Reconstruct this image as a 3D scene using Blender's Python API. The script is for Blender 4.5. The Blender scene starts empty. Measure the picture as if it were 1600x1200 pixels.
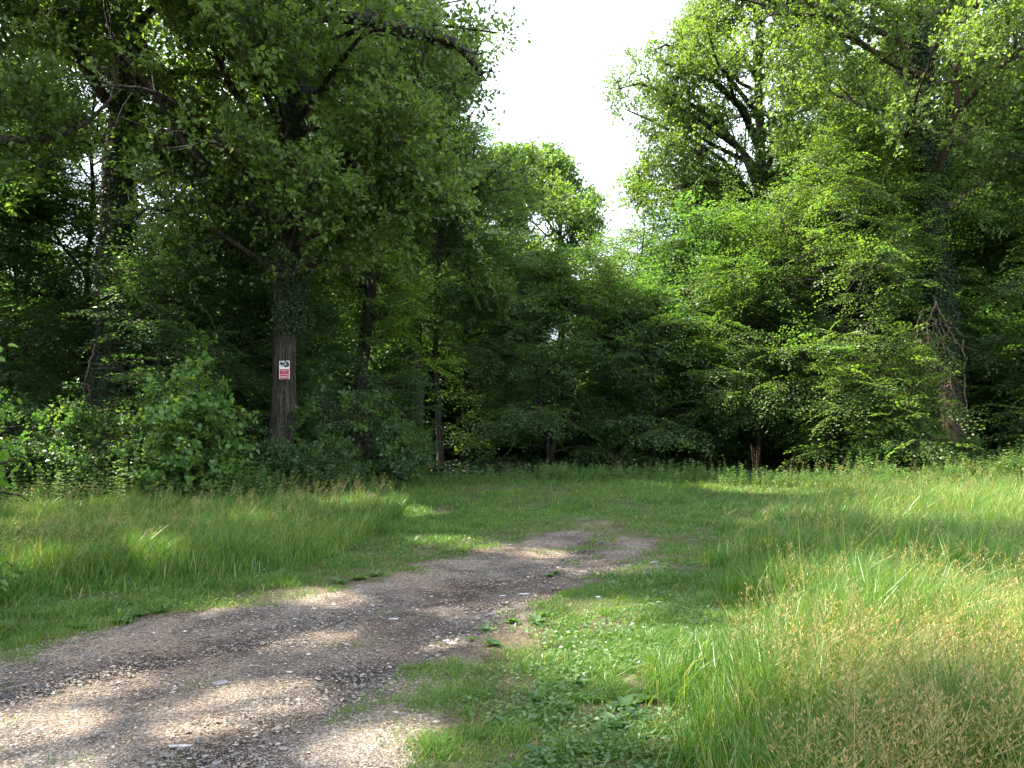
import bpy, math, numpy as np
from math import radians as rad, pi

# ------------------------------------------------------------------ camera, world, sun, exposure
scene = bpy.context.scene
CAM_Z = 1.6
F = 1155.0                       # focal length in pixels of a 1600 px wide frame
PITCH = math.atan(75 / F)
cam = bpy.data.cameras.new('camera')
cam.sensor_width = 36.0
cam.lens = 36.0 * F / 1600.0
cam.clip_start = 0.05
cam.clip_end = 2000
camo = bpy.data.objects.new('camera', cam)
scene.collection.objects.link(camo)
camo.location = (0, 0, CAM_Z)
camo.rotation_euler = (pi / 2 + PITCH, 0, 0)
scene.camera = camo

SUN_AZ = -74.0      # degrees from +Y towards +X (negative = left)
SUN_EL = 57.0
sdir = np.array([math.sin(rad(SUN_AZ)) * math.cos(rad(SUN_EL)), math.cos(rad(SUN_AZ)) * math.cos(rad(SUN_EL)), math.sin(rad(SUN_EL))])
world = bpy.data.worlds.new('World')
scene.world = world
world.use_nodes = True
wn = world.node_tree
wn.nodes.clear()
wo = wn.nodes.new('ShaderNodeOutputWorld')
wb = wn.nodes.new('ShaderNodeBackground')
ws = wn.nodes.new('ShaderNodeTexSky')
ws.sky_type = 'NISHITA'
ws.sun_disc = False
ws.sun_elevation = rad(SUN_EL)
ws.sun_rotation = rad(SUN_AZ)
ws.air_density = 1.0
ws.dust_density = 5.0
ws.ozone_density = 1.0
wb.inputs['Strength'].default_value = 0.15
wtc = wn.nodes.new('ShaderNodeTexCoord')
wcn = wn.nodes.new('ShaderNodeTexNoise'); wcn.inputs['Scale'].default_value = 1.6; wcn.inputs['Detail'].default_value = 6
wn.links.new(wtc.outputs['Generated'], wcn.inputs['Vector'])
wcr = wn.nodes.new('ShaderNodeMapRange'); wcr.inputs['From Min'].default_value = .3; wcr.inputs['From Max'].default_value = .7
wcr.inputs['To Min'].default_value = .55; wcr.inputs['To Max'].default_value = .9
wn.links.new(wcn.outputs[0], wcr.inputs[0])
wmx = wn.nodes.new('ShaderNodeMix'); wmx.data_type = 'RGBA'; wmx.inputs[7].default_value = (4.3, 4.75, 5.4, 1)   # thin white cloud veil
wn.links.new(wcr.outputs[0], wmx.inputs[0]); wn.links.new(ws.outputs[0], wmx.inputs[6])
wn.links.new(wmx.outputs[2], wb.inputs[0])
wn.links.new(wb.outputs[0], wo.inputs[0])
sun = bpy.data.lights.new('sun', 'SUN')
sun.energy = 5.0
sun.angle = rad(0.55)
sun.color = (1.0, 0.90, 0.73)
suno = bpy.data.objects.new('sun', sun)
scene.collection.objects.link(suno)
suno.location = (-60, 10, 60)
from mathutils import Vector, Matrix
suno.rotation_euler = Vector(tuple(-sdir)).to_track_quat('-Z', 'Y').to_euler()
scene.view_settings.view_transform = 'Standard'
scene.view_settings.look = 'None'
scene.view_settings.gamma = 1.0
scene.view_settings.exposure = 2.35
cy = scene.cycles
cy.max_bounces = 7
cy.diffuse_bounces = 5
cy.glossy_bounces = 2
cy.transmission_bounces = 4
cy.transparent_max_bounces = 4
cy.caustics_reflective = False
cy.caustics_refractive = False

# ------------------------------------------------------------------ helpers
col = scene.collection
def at(px, py, Y):
    """world point seen at pixel (px,py) of the 1600x1200 frame at distance Y"""
    x, z = (px - 800) / F, (600 - py) / F
    dy = math.cos(PITCH) - z * math.sin(PITCH)
    dz = math.sin(PITCH) + z * math.cos(PITCH)
    return np.array([x * Y / dy, Y, CAM_Z + dz * Y / dy])

def project(P):
    P = np.atleast_2d(P)
    y, z = P[:, 1], P[:, 2] - CAM_Z
    f = y * math.cos(PITCH) + z * math.sin(PITCH)
    u = -y * math.sin(PITCH) + z * math.cos(PITCH)
    f = np.where(f < 0.1, 0.1, f)
    return 800 + F * P[:, 0] / f, 600 - F * u / f

def unit(v):
    return v / np.maximum(np.linalg.norm(v, axis=-1, keepdims=True), 1e-9)

def in_poly(x, y, poly):
    inside = np.zeros(len(x), bool)
    n = len(poly)
    for i in range(n):
        x1, y1 = poly[i]; x2, y2 = poly[(i + 1) % n]
        if y1 == y2: continue
        c = ((y1 > y) != (y2 > y)) & (x < (x2 - x1) * (y - y1) / (y2 - y1) + x1)
        inside ^= c
    return inside

def poly_dist(x, y, poly):
    d = np.full(len(x), 1e9)
    n = len(poly)
    for i in range(n):
        ax, ay = poly[i]; bx, by = poly[(i + 1) % n]
        vx, vy = bx - ax, by - ay
        t = np.clip(((x - ax) * vx + (y - ay) * vy) / (vx * vx + vy * vy + 1e-9), 0, 1)
        d = np.minimum(d, np.hypot(x - ax - t * vx, y - ay - t * vy))
    return d

def vnoise(x, y, seed=0, scale=1.0):
    x = np.asarray(x) * scale; y = np.asarray(y) * scale
    xi = np.floor(x).astype(np.int64); yi = np.floor(y).astype(np.int64)
    xf = x - xi; yf = y - yi
    xf = xf * xf * (3 - 2 * xf); yf = yf * yf * (3 - 2 * yf)
    def h(a, b):
        n = (a * 374761393 + b * 668265263 + seed * 974711) & 0xffffffff
        n = ((n ^ (n >> 13)) * 1274126177) & 0xffffffff
        return ((n ^ (n >> 16)) & 0xffff) / 65535.0
    return (h(xi, yi) * (1 - xf) + h(xi + 1, yi) * xf) * (1 - yf) + (h(xi, yi + 1) * (1 - xf) + h(xi + 1, yi + 1) * xf) * yf

class MB:
    """collects geometry, builds ONE mesh"""
    def __init__(self):
        self.v = []; self.f = []; self.m = []; self.t = []; self.n = 0
    def add(self, verts, faces, mat=0, tint=None):
        verts = np.asarray(verts, np.float32).reshape(-1, 3)
        faces = np.asarray(faces, np.int64)
        self.v.append(verts)
        self.f.append(faces + self.n)
        self.m.append(np.full(len(faces), mat, np.int32))
        if tint is None: tint = np.full(len(verts), 0.5)
        self.t.append(np.asarray(tint, np.float32))
        self.n += len(verts)
    def mesh(self, name, mats, smooth=False):
        me = bpy.data.meshes.new(name)
        V = np.concatenate(self.v)
        L = np.concatenate([f.ravel() for f in self.f]).astype(np.int32)
        tot = np.concatenate([np.full(len(f), f.shape[1], np.int32) for f in self.f])
        st = np.concatenate([[0], np.cumsum(tot)[:-1]]).astype(np.int32)
        me.vertices.add(len(V)); me.loops.add(len(L)); me.polygons.add(len(tot))
        me.vertices.foreach_set('co', V.ravel())
        me.loops.foreach_set('vertex_index', L)
        me.polygons.foreach_set('loop_start', st)
        me.polygons.foreach_set('material_index', np.concatenate(self.m))
        me.polygons.foreach_set('use_smooth', np.full(len(tot), smooth))
        a = me.attributes.new('tint', 'FLOAT', 'POINT')
        a.data.foreach_set('value', np.concatenate(self.t))
        for m in mats: me.materials.append(m)
        me.update(calc_edges=True)
        return me
    def build(self, name, mats, parent=None, smooth=False):
        o = bpy.data.objects.new(name, self.mesh(name, mats, smooth))
        col.objects.link(o)
        if parent is not None: o.parent = parent
        return o

def tag(o, label=None, cat=None, group=None, kind=None):
    if label: o['label'] = label
    if cat: o['category'] = cat
    if group: o['group'] = group
    if kind: o['kind'] = kind
    return o

def empty(name, loc=(0, 0, 0), rz=0):
    o = bpy.data.objects.new(name, None)
    o.empty_display_size = 0.3
    col.objects.link(o)
    o.location = loc; o.rotation_euler = (0, 0, rz)
    return o

def tubes(mb, P, R, sides=6, mat=0, tint=None, rng=None, lump=0.0):
    """P (B,n,3) polylines, R (B,n) radii"""
    P = np.asarray(P, float); R = np.asarray(R, float)
    B, n, _ = P.shape
    T = np.empty_like(P)
    T[:, 1:-1] = P[:, 2:] - P[:, :-2]; T[:, 0] = P[:, 1] - P[:, 0]; T[:, -1] = P[:, -1] - P[:, -2]
    T = unit(T)
    ref = np.where(np.abs(T[:, :1, 2:3]) > 0.8, np.array([1.0, 0, 0]), np.array([0, 0, 1.0]))
    ref = np.broadcast_to(ref, T.shape)
    U = unit(np.cross(T, ref)); W = np.cross(T, U)
    a = np.arange(sides) * 2 * pi / sides
    ca, sa = np.cos(a), np.sin(a)
    rr = R[:, :, None] * np.ones(sides)
    if lump and rng is not None:
        rr = rr * (1 + lump * rng.standard_normal(rr.shape))
    V = P[:, :, None, :] + rr[..., None] * (ca[:, None] * U[:, :, None, :] + sa[:, None] * W[:, :, None, :])
    idx = np.arange(B * n * sides).reshape(B, n, sides)
    a0 = idx[:, :-1, :]; a1 = np.roll(a0, -1, axis=2); b0 = idx[:, 1:, :]; b1 = np.roll(b0, -1, axis=2)
    Fc = np.stack([a0, a1, b1, b0], -1).reshape(-1, 4)
    mb.add(V.reshape(-1, 3), Fc, mat, None if tint is None else np.repeat(tint, n * sides))

# leaf templates: columns (along, side, normal)
T4 = (np.array([[0, 0, 0], [.42, -.5, .06], [1, 0, -.05], [.42, .5, .06]]), np.array([[0, 1, 2, 3]]))
T6 = (np.array([[0, 0, 0], [.3, -.46, .09], [.72, -.38, .05], [1, 0, -.1], [.72, .38, .05], [.3, .46, .09]]),
      np.array([[0, 1, 2, 3], [0, 3, 4, 5]]))
T8 = (np.array([[0, 0, 0], [.12, -.42, .06], [.45, -.5, .1], [.8, -.28, .03], [1, 0, -.12], [.8, .28, .03], [.45, .5, .1], [.12, .42, .06], [.5, 0, 0]]),
      np.array([[0, 1, 2, 8], [8, 2, 3, 4], [0, 8, 6, 7], [8, 4, 5, 6]]))

def add_leaves(mb, P, D, N, L, W, tint, tpl=T4, mat=0):
    D = unit(D); S = unit(np.cross(N, D)); N = np.cross(D, S)
    tv, tf = tpl
    n = len(P); k = len(tv)
    L = np.broadcast_to(L, (n,)); W = np.broadcast_to(W, (n,))
    V = (P[:, None, :] + tv[None, :, 0:1] * (L[:, None, None] * D[:, None, :]) + tv[None, :, 1:2] * (W[:, None, None] * S[:, None, :])
         + tv[None, :, 2:3] * (L[:, None, None] * N[:, None, :]))
    Fc = (tf[None] + (np.arange(n) * k)[:, None, None]).reshape(-1, tf.shape[1])
    mb.add(V.reshape(-1, 3), Fc, mat, np.repeat(tint, k))

# ------------------------------------------------------------------ materials
def nt(name):
    m = bpy.data.materials.new(name); m.use_nodes = True
    t = m.node_tree; t.nodes.clear()
    o = t.nodes.new('ShaderNodeOutputMaterial')
    return m, t, o
def ramp(t, stops):
    r = t.nodes.new('ShaderNodeValToRGB')
    e = r.color_ramp.elements
    while len(e) < len(stops): e.new(0.5)
    for i, (p, c) in enumerate(stops):
        e[i].position = p; e[i].color = (*c, 1)
    return r
def noise(t, scale, detail=4, rough=0.55, vec=None):
    n = t.nodes.new('ShaderNodeTexNoise')
    n.inputs['Scale'].default_value = scale; n.inputs['Detail'].default_value = detail; n.inputs['Roughness'].default_value = rough
    if vec is not None: t.links.new(vec, n.inputs['Vector'])
    return n

def leaf_mat(name, stops, trans=0.48, tcol=(2.3, 2.15, 0.9), rough=0.42, spec=0.5):
    m, t, o = nt(name)
    a = t.nodes.new('ShaderNodeAttribute'); a.attribute_name = 'tint'
    r = ramp(t, stops); t.links.new(a.outputs['Fac'], r.inputs[0])
    p = t.nodes.new('ShaderNodeBsdfPrincipled')
    p.inputs['Roughness'].default_value = rough
    p.inputs['Specular IOR Level'].default_value = spec
    t.links.new(r.outputs[0], p.inputs['Base Color'])
    mu = t.nodes.new('ShaderNodeMix'); mu.data_type = 'RGBA'; mu.blend_type = 'MULTIPLY'; mu.inputs[0].default_value = 1
    t.links.new(r.outputs[0], mu.inputs[6]); mu.inputs[7].default_value = (*tcol, 1)
    tr = t.nodes.new('ShaderNodeBsdfTranslucent'); t.links.new(mu.outputs[2], tr.inputs[0])
    mx = t.nodes.new('ShaderNodeMixShader'); mx.inputs[0].default_value = trans
    t.links.new(p.outputs[0], mx.inputs[1]); t.links.new(tr.outputs[0], mx.inputs[2])
    t.links.new(mx.outputs[0], o.inputs[0])
    return m

def bark_mat(name, dark, light, moss=0.0, scale=9.0):
    m, t, o = nt(name)
    g = t.nodes.new('ShaderNodeNewGeometry')
    mp = t.nodes.new('ShaderNodeMapping'); mp.inputs['Scale'].default_value = (1, 1, 0.14)
    t.links.new(g.outputs['Position'], mp.inputs['Vector'])
    n1 = noise(t, scale, 6, 0.6, mp.outputs[0])
    v = t.nodes.new('ShaderNodeTexVoronoi'); v.feature = 'DISTANCE_TO_EDGE'; v.inputs['Scale'].default_value = scale * 1.8
    t.links.new(mp.outputs[0], v.inputs['Vector'])
    r = ramp(t, [(0.3, dark), (0.7, light)]); t.links.new(n1.outputs[0], r.inputs[0])
    n2 = noise(t, 1.3, 5, 0.6, g.outputs['Position'])
    r2 = ramp(t, [(0.5, (0, 0, 0)), (0.68, (moss, moss, moss))]); t.links.new(n2.outputs[0], r2.inputs[0])
    mx = t.nodes.new('ShaderNodeMix'); mx.data_type = 'RGBA'
    t.links.new(r2.outputs[0], mx.inputs[0]); t.links.new(r.outputs[0], mx.inputs[6]); mx.inputs[7].default_value = (0.06, 0.085, 0.022, 1)
    p = t.nodes.new('ShaderNodeBsdfPrincipled'); p.inputs['Roughness'].default_value = 0.92; p.inputs['Specular IOR Level'].default_value = 0.15
    t.links.new(mx.outputs[2], p.inputs['Base Color'])
    mr = t.nodes.new('ShaderNodeMapRange'); mr.inputs['From Max'].default_value = 0.18; t.links.new(v.outputs['Distance'], mr.inputs[0])
    ad = t.nodes.new('ShaderNodeMath'); ad.operation = 'MULTIPLY_ADD'; ad.inputs[1].default_value = 0.6
    t.links.new(mr.outputs[0], ad.inputs[0]); t.links.new(n1.outputs[0], ad.inputs[2])
    b = t.nodes.new('ShaderNodeBump'); b.inputs['Strength'].default_value = 1.0; b.inputs['Distance'].default_value = 0.05
    t.links.new(ad.outputs[0], b.inputs['Height']); t.links.new(b.outputs[0], p.inputs['Normal'])
    t.links.new(p.outputs[0], o.inputs[0])
    return m

M_OAK = leaf_mat('oak_leaf', [(0, (.036, .078, .024)), (.5, (.072, .138, .034)), (1, (.125, .200, .044))])
M_BEECH = leaf_mat('beech_leaf', [(0, (.022, .060, .018)), (.5, (.044, .104, .025)), (1, (.088, .160, .034))], trans=.5)
M_DARKB = leaf_mat('understory_leaf', [(0, (.023, .062, .022)), (.5, (.045, .108, .031)), (1, (.080, .155, .038))], trans=.47)
M_IVY = leaf_mat('ivy_leaf', [(0, (.010, .028, .010)), (.6, (.020, .050, .014)), (1, (.055, .10, .025))], trans=.15, rough=.5, spec=.3)
M_LIME = leaf_mat('lime_and_sunlit_leaf', [(0, (.05, .13, .03)), (1, (.12, .22, .035))], trans=.5)  # lime shrub's own leaf; on the small hornbeam it paints in sunlight
M_ALDER = leaf_mat('alder_leaf', [(0, (.028, .08, .022)), (.6, (.055, .135, .030)), (1, (.10, .19, .035))], trans=.42)
M_HERB = leaf_mat('herb_leaf', [(0, (.035, .085, .025)), (.6, (.065, .14, .035)), (1, (.11, .18, .045))], trans=.4)
M_GRASS = leaf_mat('grass_blade', [(0, (.038, .100, .020)), (.45, (.082, .170, .028)), (.75, (.145, .240, .040)), (.9, (.22, .24, .06)), (1, (.42, .34, .15))], trans=.42, tcol=(1.5, 1.5, .7))
M_SEED = leaf_mat('grass_seed_head', [(0, (.16, .19, .05)), (.5, (.38, .30, .11)), (1, (.50, .31, .16))], trans=.35, tcol=(1.2, 1.1, .8))
M_YEL = leaf_mat('sunlit_yellow_fleck', [(0, (.55, .5, .04)), (1, (.75, .65, .05))], trans=.3, tcol=(1, 1, 1))  # yellow standing in for sun on the grass
M_BARK = bark_mat('oak_bark', (.020, .017, .014), (.085, .075, .064), moss=.5)
M_BARKD = bark_mat('hornbeam_bark', (.016, .014, .012), (.06, .054, .046), moss=.5, scale=6)
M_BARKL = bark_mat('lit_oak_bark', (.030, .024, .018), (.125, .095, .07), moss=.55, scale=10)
M_DRY = bark_mat('dead_stem', (.14, .09, .06), (.36, .27, .20), scale=14)
M_DOCK = bark_mat('dock_stem', (.06, .035, .022), (.17, .11, .075), scale=14)
M_TWIG = bark_mat('twig_bark', (.03, .026, .018), (.10, .085, .06), scale=14)

# ------------------------------------------------------------------ the clearing's layout
def gp(px, py):
    """ground point under a pixel"""
    z = (600 - py) / F; x = (px - 800) / F
    dy = math.cos(PITCH) - z * math.sin(PITCH); dz = math.sin(PITCH) + z * math.cos(PITCH)
    k = -CAM_Z / dz
    return (x * k, dy * k)
PATH = [(-9, 2.2), (-7.5, 4.6)] + [gp(*p) for p in [(0, 1008), (230, 962), (430, 938), (560, 915), (650, 885), (720, 866), (800, 846), (870, 828), (930, 812),
        (965, 818), (975, 836), (1035, 850), (1035, 868), (960, 886), (905, 905), (860, 935), (820, 962), (740, 1000), (700, 1030), (700, 1080), (660, 1140), (640, 1200)]] + [(-0.5, 2.2), (-0.6, -3), (-9, -3)]
def height(x, y):
    x = np.asarray(x, float); y = np.asarray(y, float)
    h = 0.05 * np.sin(x * 0.5 + 1) * np.sin(y * 0.37) + 0.10 * (vnoise(x, y, 3, .22) - .5) + 0.03 * (vnoise(x, y, 5, .9) - .5)
    far = np.clip((y - 20) / 20, 0, 1) + np.clip((np.abs(x) - 12) / 10, 0, 1)
    return h + far * 0.5 * (vnoise(x, y, 8, .12) - .4)
def path_sd(x, y):
    """signed distance to the gravel, positive outside"""
    d = poly_dist(x, y, PATH)
    return np.where(in_poly(x, y, PATH), -d, d)

# ---- ground: one sheet to the horizon
def axis(lo, hi, step, far, grow=1.25):
    a = list(np.arange(lo, hi + step / 2, step)); s = step
    while a[-1] < far: s *= grow; a.append(a[-1] + s)
    s = step
    while a[0] > -far: s *= grow; a.insert(0, a[0] - s)
    return np.array(a)
gx = axis(-11, 11, .09, 600); gy = axis(1.5, 19, .09, 600)
GX, GY = np.meshgrid(gx, gy)
xf, yf = GX.ravel(), GY.ravel()
sd = path_sd(xf, yf)
hz = height(xf, yf)
hz -= 0.03 * np.clip(-sd / .5, 0, 1)
near = (np.abs(xf) < 12) & (yf < 20)
hz += near * (0.022 * (vnoise(xf, yf, 21, 2.2) - .5) + 0.012 * (vnoise(xf, yf, 22, 6) - .5))
# shallow wheel ruts along the track
def rutline(x, y, pts, w):
    d = np.full(len(x), 1e9)
    for (a, b) in zip(pts[:-1], pts[1:]):
        vx, vy = b[0] - a[0], b[1] - a[1]
        t = np.clip(((x - a[0]) * vx + (y - a[1]) * vy) / (vx * vx + vy * vy), 0, 1)
        d = np.minimum(d, np.hypot(x - a[0] - t * vx, y - a[1] - t * vy))
    return np.exp(-(d / w) ** 2)
r1 = rutline(xf, yf, [gp(-200, 1120), gp(250, 1020), gp(560, 950), gp(760, 905), gp(900, 860), gp(960, 820)], .22)
r2 = rutline(xf, yf, [gp(100, 1300), gp(420, 1110), gp(640, 1010), gp(790, 945), gp(930, 885), gp(1040, 850)], .22)
rut = np.maximum(r1, r2)
gcx, gcy = gp(740, 930); gvx, gvy = gp(560, 985)[0] - gcx, gp(560, 985)[1] - gcy; gl_ = math.hypot(gvx, gvy)
ga = ((xf - gcx) * gvx + (yf - gcy) * gvy) / gl_; gb_ = ((xf - gcx) * -gvy + (yf - gcy) * gvx) / gl_
damp = np.exp(-(ga / 2.6) ** 2 - (gb_ / .75) ** 2) * (.5 + .9 * vnoise(xf, yf, 97, 2))
hz -= 0.03 * rut
rut = np.clip(np.maximum(rut, damp), 0, 1)
nx, ny = len(gx), len(gy)
idx = np.arange(nx * ny).reshape(ny, nx)
Fg = np.stack([idx[:-1, :-1], idx[:-1, 1:], idx[1:, 1:], idx[1:, :-1]], -1).reshape(-1, 4)
mb = MB(); mb.add(np.stack([xf, yf, hz], 1), Fg, 0, np.clip(.5 - sd / (1.2 + .4 * np.clip(yf - 8, 0, 6)) - .10 * np.clip((yf - 9) / 3, 0, 1), 0, 1))

def ground_material():
    m, t, o = nt('track_gravel_and_soil')
    g = t.nodes.new('ShaderNodeNewGeometry'); pos = g.outputs['Position']
    a = t.nodes.new('ShaderNodeAttribute'); a.attribute_name = 'tint'
    ra = t.nodes.new('ShaderNodeAttribute'); ra.attribute_name = 'rut'
    L = t.links.new
    # gravel: fine stones by voronoi cells
    v1 = t.nodes.new('ShaderNodeTexVoronoi'); v1.inputs['Scale'].default_value = 85; L(pos, v1.inputs['Vector'])
    v2 = t.nodes.new('ShaderNodeTexVoronoi'); v2.inputs['Scale'].default_value = 38; L(pos, v2.inputs['Vector'])
    sep = t.nodes.new('ShaderNodeSeparateColor'); L(v1.outputs['Color'], sep.inputs[0])
    rs = ramp(t, [(0, (.052, .046, .041)), (.35, (.122, .103, .088)), (.7, (.195, .166, .140)), (1, (.31, .275, .245))]); L(sep.outputs[0], rs.inputs[0])
    n1 = noise(t, 1.4, 7, .65, pos)
    dark = ramp(t, [(.40, (.40, .38, .39)), (.56, (1, 1, 1))]); L(n1.outputs[0], dark.inputs[0])
    m1 = t.nodes.new('ShaderNodeMix'); m1.data_type = 'RGBA'; m1.blend_type = 'MULTIPLY'; m1.inputs[0].default_value = 1
    L(rs.outputs[0], m1.inputs[6]); L(dark.outputs[0], m1.inputs[7])
    n5 = noise(t, .45, 4, .6, pos)
    wr = ramp(t, [(.42, (.98, .96, .94)), (.6, (1.16, 1.0, .84))]); L(n5.outputs[0], wr.inputs[0])
    m1b = t.nodes.new('ShaderNodeMix'); m1b.data_type = 'RGBA'; m1b.blend_type = 'MULTIPLY'; m1b.inputs[0].default_value = 1
    L(m1.outputs[2], m1b.inputs[6]); L(wr.outputs[0], m1b.inputs[7])
    # soil / leaf litter under grass
    n2 = noise(t, 22, 6, .7, pos)
    rl = ramp(t, [(.3, (.030, .026, .016)), (.55, (.085, .068, .042)), (.75, (.17, .14, .09))]); L(n2.outputs[0], rl.inputs[0])
    # mask with ragged edge
    n3 = noise(t, 2.6, 6, .7, pos)
    ad = t.nodes.new('ShaderNodeMath'); ad.operation = 'MULTIPLY_ADD'; ad.inputs[1].default_value = 1.0
    sb = t.nodes.new('ShaderNodeMath'); sb.operation = 'SUBTRACT'; L(n3.outputs[0], sb.inputs[0]); sb.inputs[1].default_value = .5
    L(sb.outputs[0], ad.inputs[0]); L(a.outputs['Fac'], ad.inputs[2])
    mk = t.nodes.new('ShaderNodeMapRange'); mk.inputs['From Min'].default_value = .28; mk.inputs['From Max'].default_value = .5; L(ad.outputs[0], mk.inputs[0])
    m2 = t.nodes.new('ShaderNodeMix'); m2.data_type = 'RGBA'; L(mk.outputs[0], m2.inputs[0]); L(rl.outputs[0], m2.inputs[6]); L(m1b.outputs[2], m2.inputs[7])
    # ruts: compacted dark fines
    rm = t.nodes.new('ShaderNodeMath'); rm.operation = 'MULTIPLY'; L(ra.outputs['Fac'], rm.inputs[0]); rm.inputs[1].default_value = .75
    m3 = t.nodes.new('ShaderNodeMix'); m3.data_type = 'RGBA'; m3.blend_type = 'MULTIPLY'; L(rm.outputs[0], m3.inputs[0]); L(m2.outputs[2], m3.inputs[6]); m3.inputs[7].default_value = (.34, .32, .33, 1)
    p = t.nodes.new('ShaderNodeBsdfPrincipled'); p.inputs['Roughness'].default_value = .9; p.inputs['Specular IOR Level'].default_value = .25
    L(m3.outputs[2], p.inputs['Base Color'])
    h1 = t.nodes.new('ShaderNodeMath'); h1.operation = 'SUBTRACT'; h1.inputs[0].default_value = 1; L(v1.outputs['Distance'], h1.inputs[1])
    h2 = t.nodes.new('ShaderNodeMath'); h2.operation = 'MULTIPLY_ADD'; h2.inputs[1].default_value = -1.2; L(v2.outputs['Distance'], h2.inputs[0]); L(h1.outputs[0], h2.inputs[2])
    h3 = t.nodes.new('ShaderNodeMath'); h3.operation = 'MULTIPLY_ADD'; h3.inputs[1].default_value = 2.5; L(n1.outputs[0], h3.inputs[0]); L(h2.outputs[0], h3.inputs[2])
    b = t.nodes.new('ShaderNodeBump'); b.inputs['Strength'].default_value = .8; b.inputs['Distance'].default_value = .012
    L(h3.outputs[0], b.inputs['Height']); L(b.outputs[0], p.inputs['Normal'])
    L(p.outputs[0], o.inputs[0])
    return m
M_GROUND = ground_material()
ground = mb.build('ground', [M_GROUND], smooth=True)
ra_ = ground.data.attributes.new('rut', 'FLOAT', 'POINT'); ra_.data.foreach_set('value', rut.astype(np.float32))
tag(ground, kind='structure')
def gh(x, y):
    x = np.atleast_1d(np.asarray(x, float)); y = np.atleast_1d(np.asarray(y, float))
    h = height(x, y) - 0.03 * np.clip(-path_sd(x, y) / .5, 0, 1)
    nr = (np.abs(x) < 12) & (y < 20)
    return h + nr * (0.022 * (vnoise(x, y, 21, 2.2) - .5) + 0.012 * (vnoise(x, y, 22, 6) - .5))
def g1(x, y): return float(gh(x, y)[0])

# ------------------------------------------------------------------ trees
FLECKS = [(17.0, 26.3, 1.3, 3), (14.1, 24.6, 1.7, 6), (11.3, 27.8, .9, 6.5), (-1.3, 24.2, 1.7, 11), (-9.5, 16.0, .9, 6), (-2.5, 14.5, 1.0, 3)] + [(*gp(px, py), r, 3) for px, py, r in [(160, 1050, .30), (120, 1058, .25), (400, 1075, .38), (330, 1100, .38), (10, 1120, .40), (30, 1185, .35), (490, 990, .25), (440, 1000, .2), (690, 998, .2),
    (840, 858, .55), (900, 872, .5), (960, 884, .5), (720, 848, .5), (470, 925, .45), (330, 945, .25), (250, 890, .4), (600, 1165, .3), (960, 955, .35), (900, 990, .5), (970, 1020, .5), (870, 1010, .4), (1040, 1045, .4),
    (1200, 765, 1.3), (1300, 765, 1.3), (1420, 765, 1.3), (1330, 1080, .7), (1450, 1120, .8), (1560, 1080, .8), (1280, 1160, .6), (1150, 880, .5), (1250, 830, .6), (60, 900, .4), (620, 800, .5)]]
SKY = [(800, -400), (800, 0), (806, 40), (798, 110), (790, 175), (752, 240), (765, 243), (800, 232), (850, 226), (882, 248), (915, 292), (948, 322), (946, 372), (975, 372),
       (985, 330), (960, 290), (1020, 228), (955, 195), (943, 128), (1000, 78), (1055, 55), (1075, 12), (1090, 0), (1100, -400)]
CORR = [(122, 212, 110, 700, 20.3, .93), (398, 468, 335, 640, 19.7, .87), (540, 586, 430, 735, 27.2, .85), (1455, 1522, 575, 760, 27.1, .95), (1425, 1500, 0, 575, 26.8, .75),
        (1130, 1200, 130, 330, 38, .5), (545, 640, 18, 72, 18.6, .95), (640, 765, 40, 118, 18.4, .95), (1060, 1180, 120, 240, 36.6, .7), (1120, 1290, -10, 32, 25.6, .8), (1290, 1440, 60, 180, 26.2, .6)]
def clump_oak(rng, nt_=9, nl=10, size=.78, leaf=.115):
    P, D, N, tw = [], [], [], []
    for i in range(nt_):
        a = rng.uniform(0, 2 * pi); e = rng.uniform(-.35, 1.1)
        d = np.array([math.cos(a) * math.cos(e), math.sin(a) * math.cos(e), math.sin(e) * .8])
        ln = size * rng.uniform(.55, 1.15)
        tw.append((np.zeros(3), d * ln))
        for j in range(nl):
            t = rng.uniform(.35, 1.05)
            dd = unit(d * .7 + rng.standard_normal(3) * .7)
            P.append(d * ln * t + rng.standard_normal(3) * .03); D.append(dd)
            N.append(unit(np.array([0, 0, 1.0]) + rng.standard_normal(3) * .55))
    n = len(P)
    return dict(P=np.array(P), D=np.array(D), N=np.array(N), L=leaf * rng.uniform(.55, 1.35, n), tw=tw, wr=.62)
def clump_spray(rng, ln=1.15, leaf=.095, ns=11, droop=.30, gap=.072):
    P, D, N, tw = [], [], [], []
    def z(x, y): return -droop * (x * x + y * y) / ln
    tw.append((np.zeros(3), np.array([ln * .55, 0, z(ln * .55, 0)])))
    for i in range(ns):
        t = (i + .5) / ns; s = 1 if i % 2 else -1
        x0 = ln * t; a = s * rng.uniform(.6, .95); sl = ln * .55 * (1 - .65 * t) * rng.uniform(.7, 1.2)
        dx, dy = math.cos(a), math.sin(a)
        k = max(3, int(sl / gap)); off = rng.normal(0, .02)
        tw.append((np.array([x0, 0, z(x0, 0)]), np.array([x0 + dx * sl * .8, dy * sl * .8, z(x0 + dx * sl * .8, dy * sl * .8)])))
        for j in range(k):
            u = sl * (j + .7) / k
            q = 1 if j % 2 else -1
            la = a + q * rng.uniform(.5, .95)
            P.append([x0 + dx * u, dy * u, z(x0 + dx * u, dy * u) + off]); D.append([math.cos(la), math.sin(la), rng.normal(-.12, .15)])
            N.append(unit(np.array([0, 0, 1.0]) + rng.standard_normal(3) * .42))
    n = len(P)
    return dict(P=np.array(P), D=unit(np.array(D)), N=np.array(N), L=leaf * rng.uniform(.75, 1.2, n), tw=tw, wr=.60)

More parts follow.
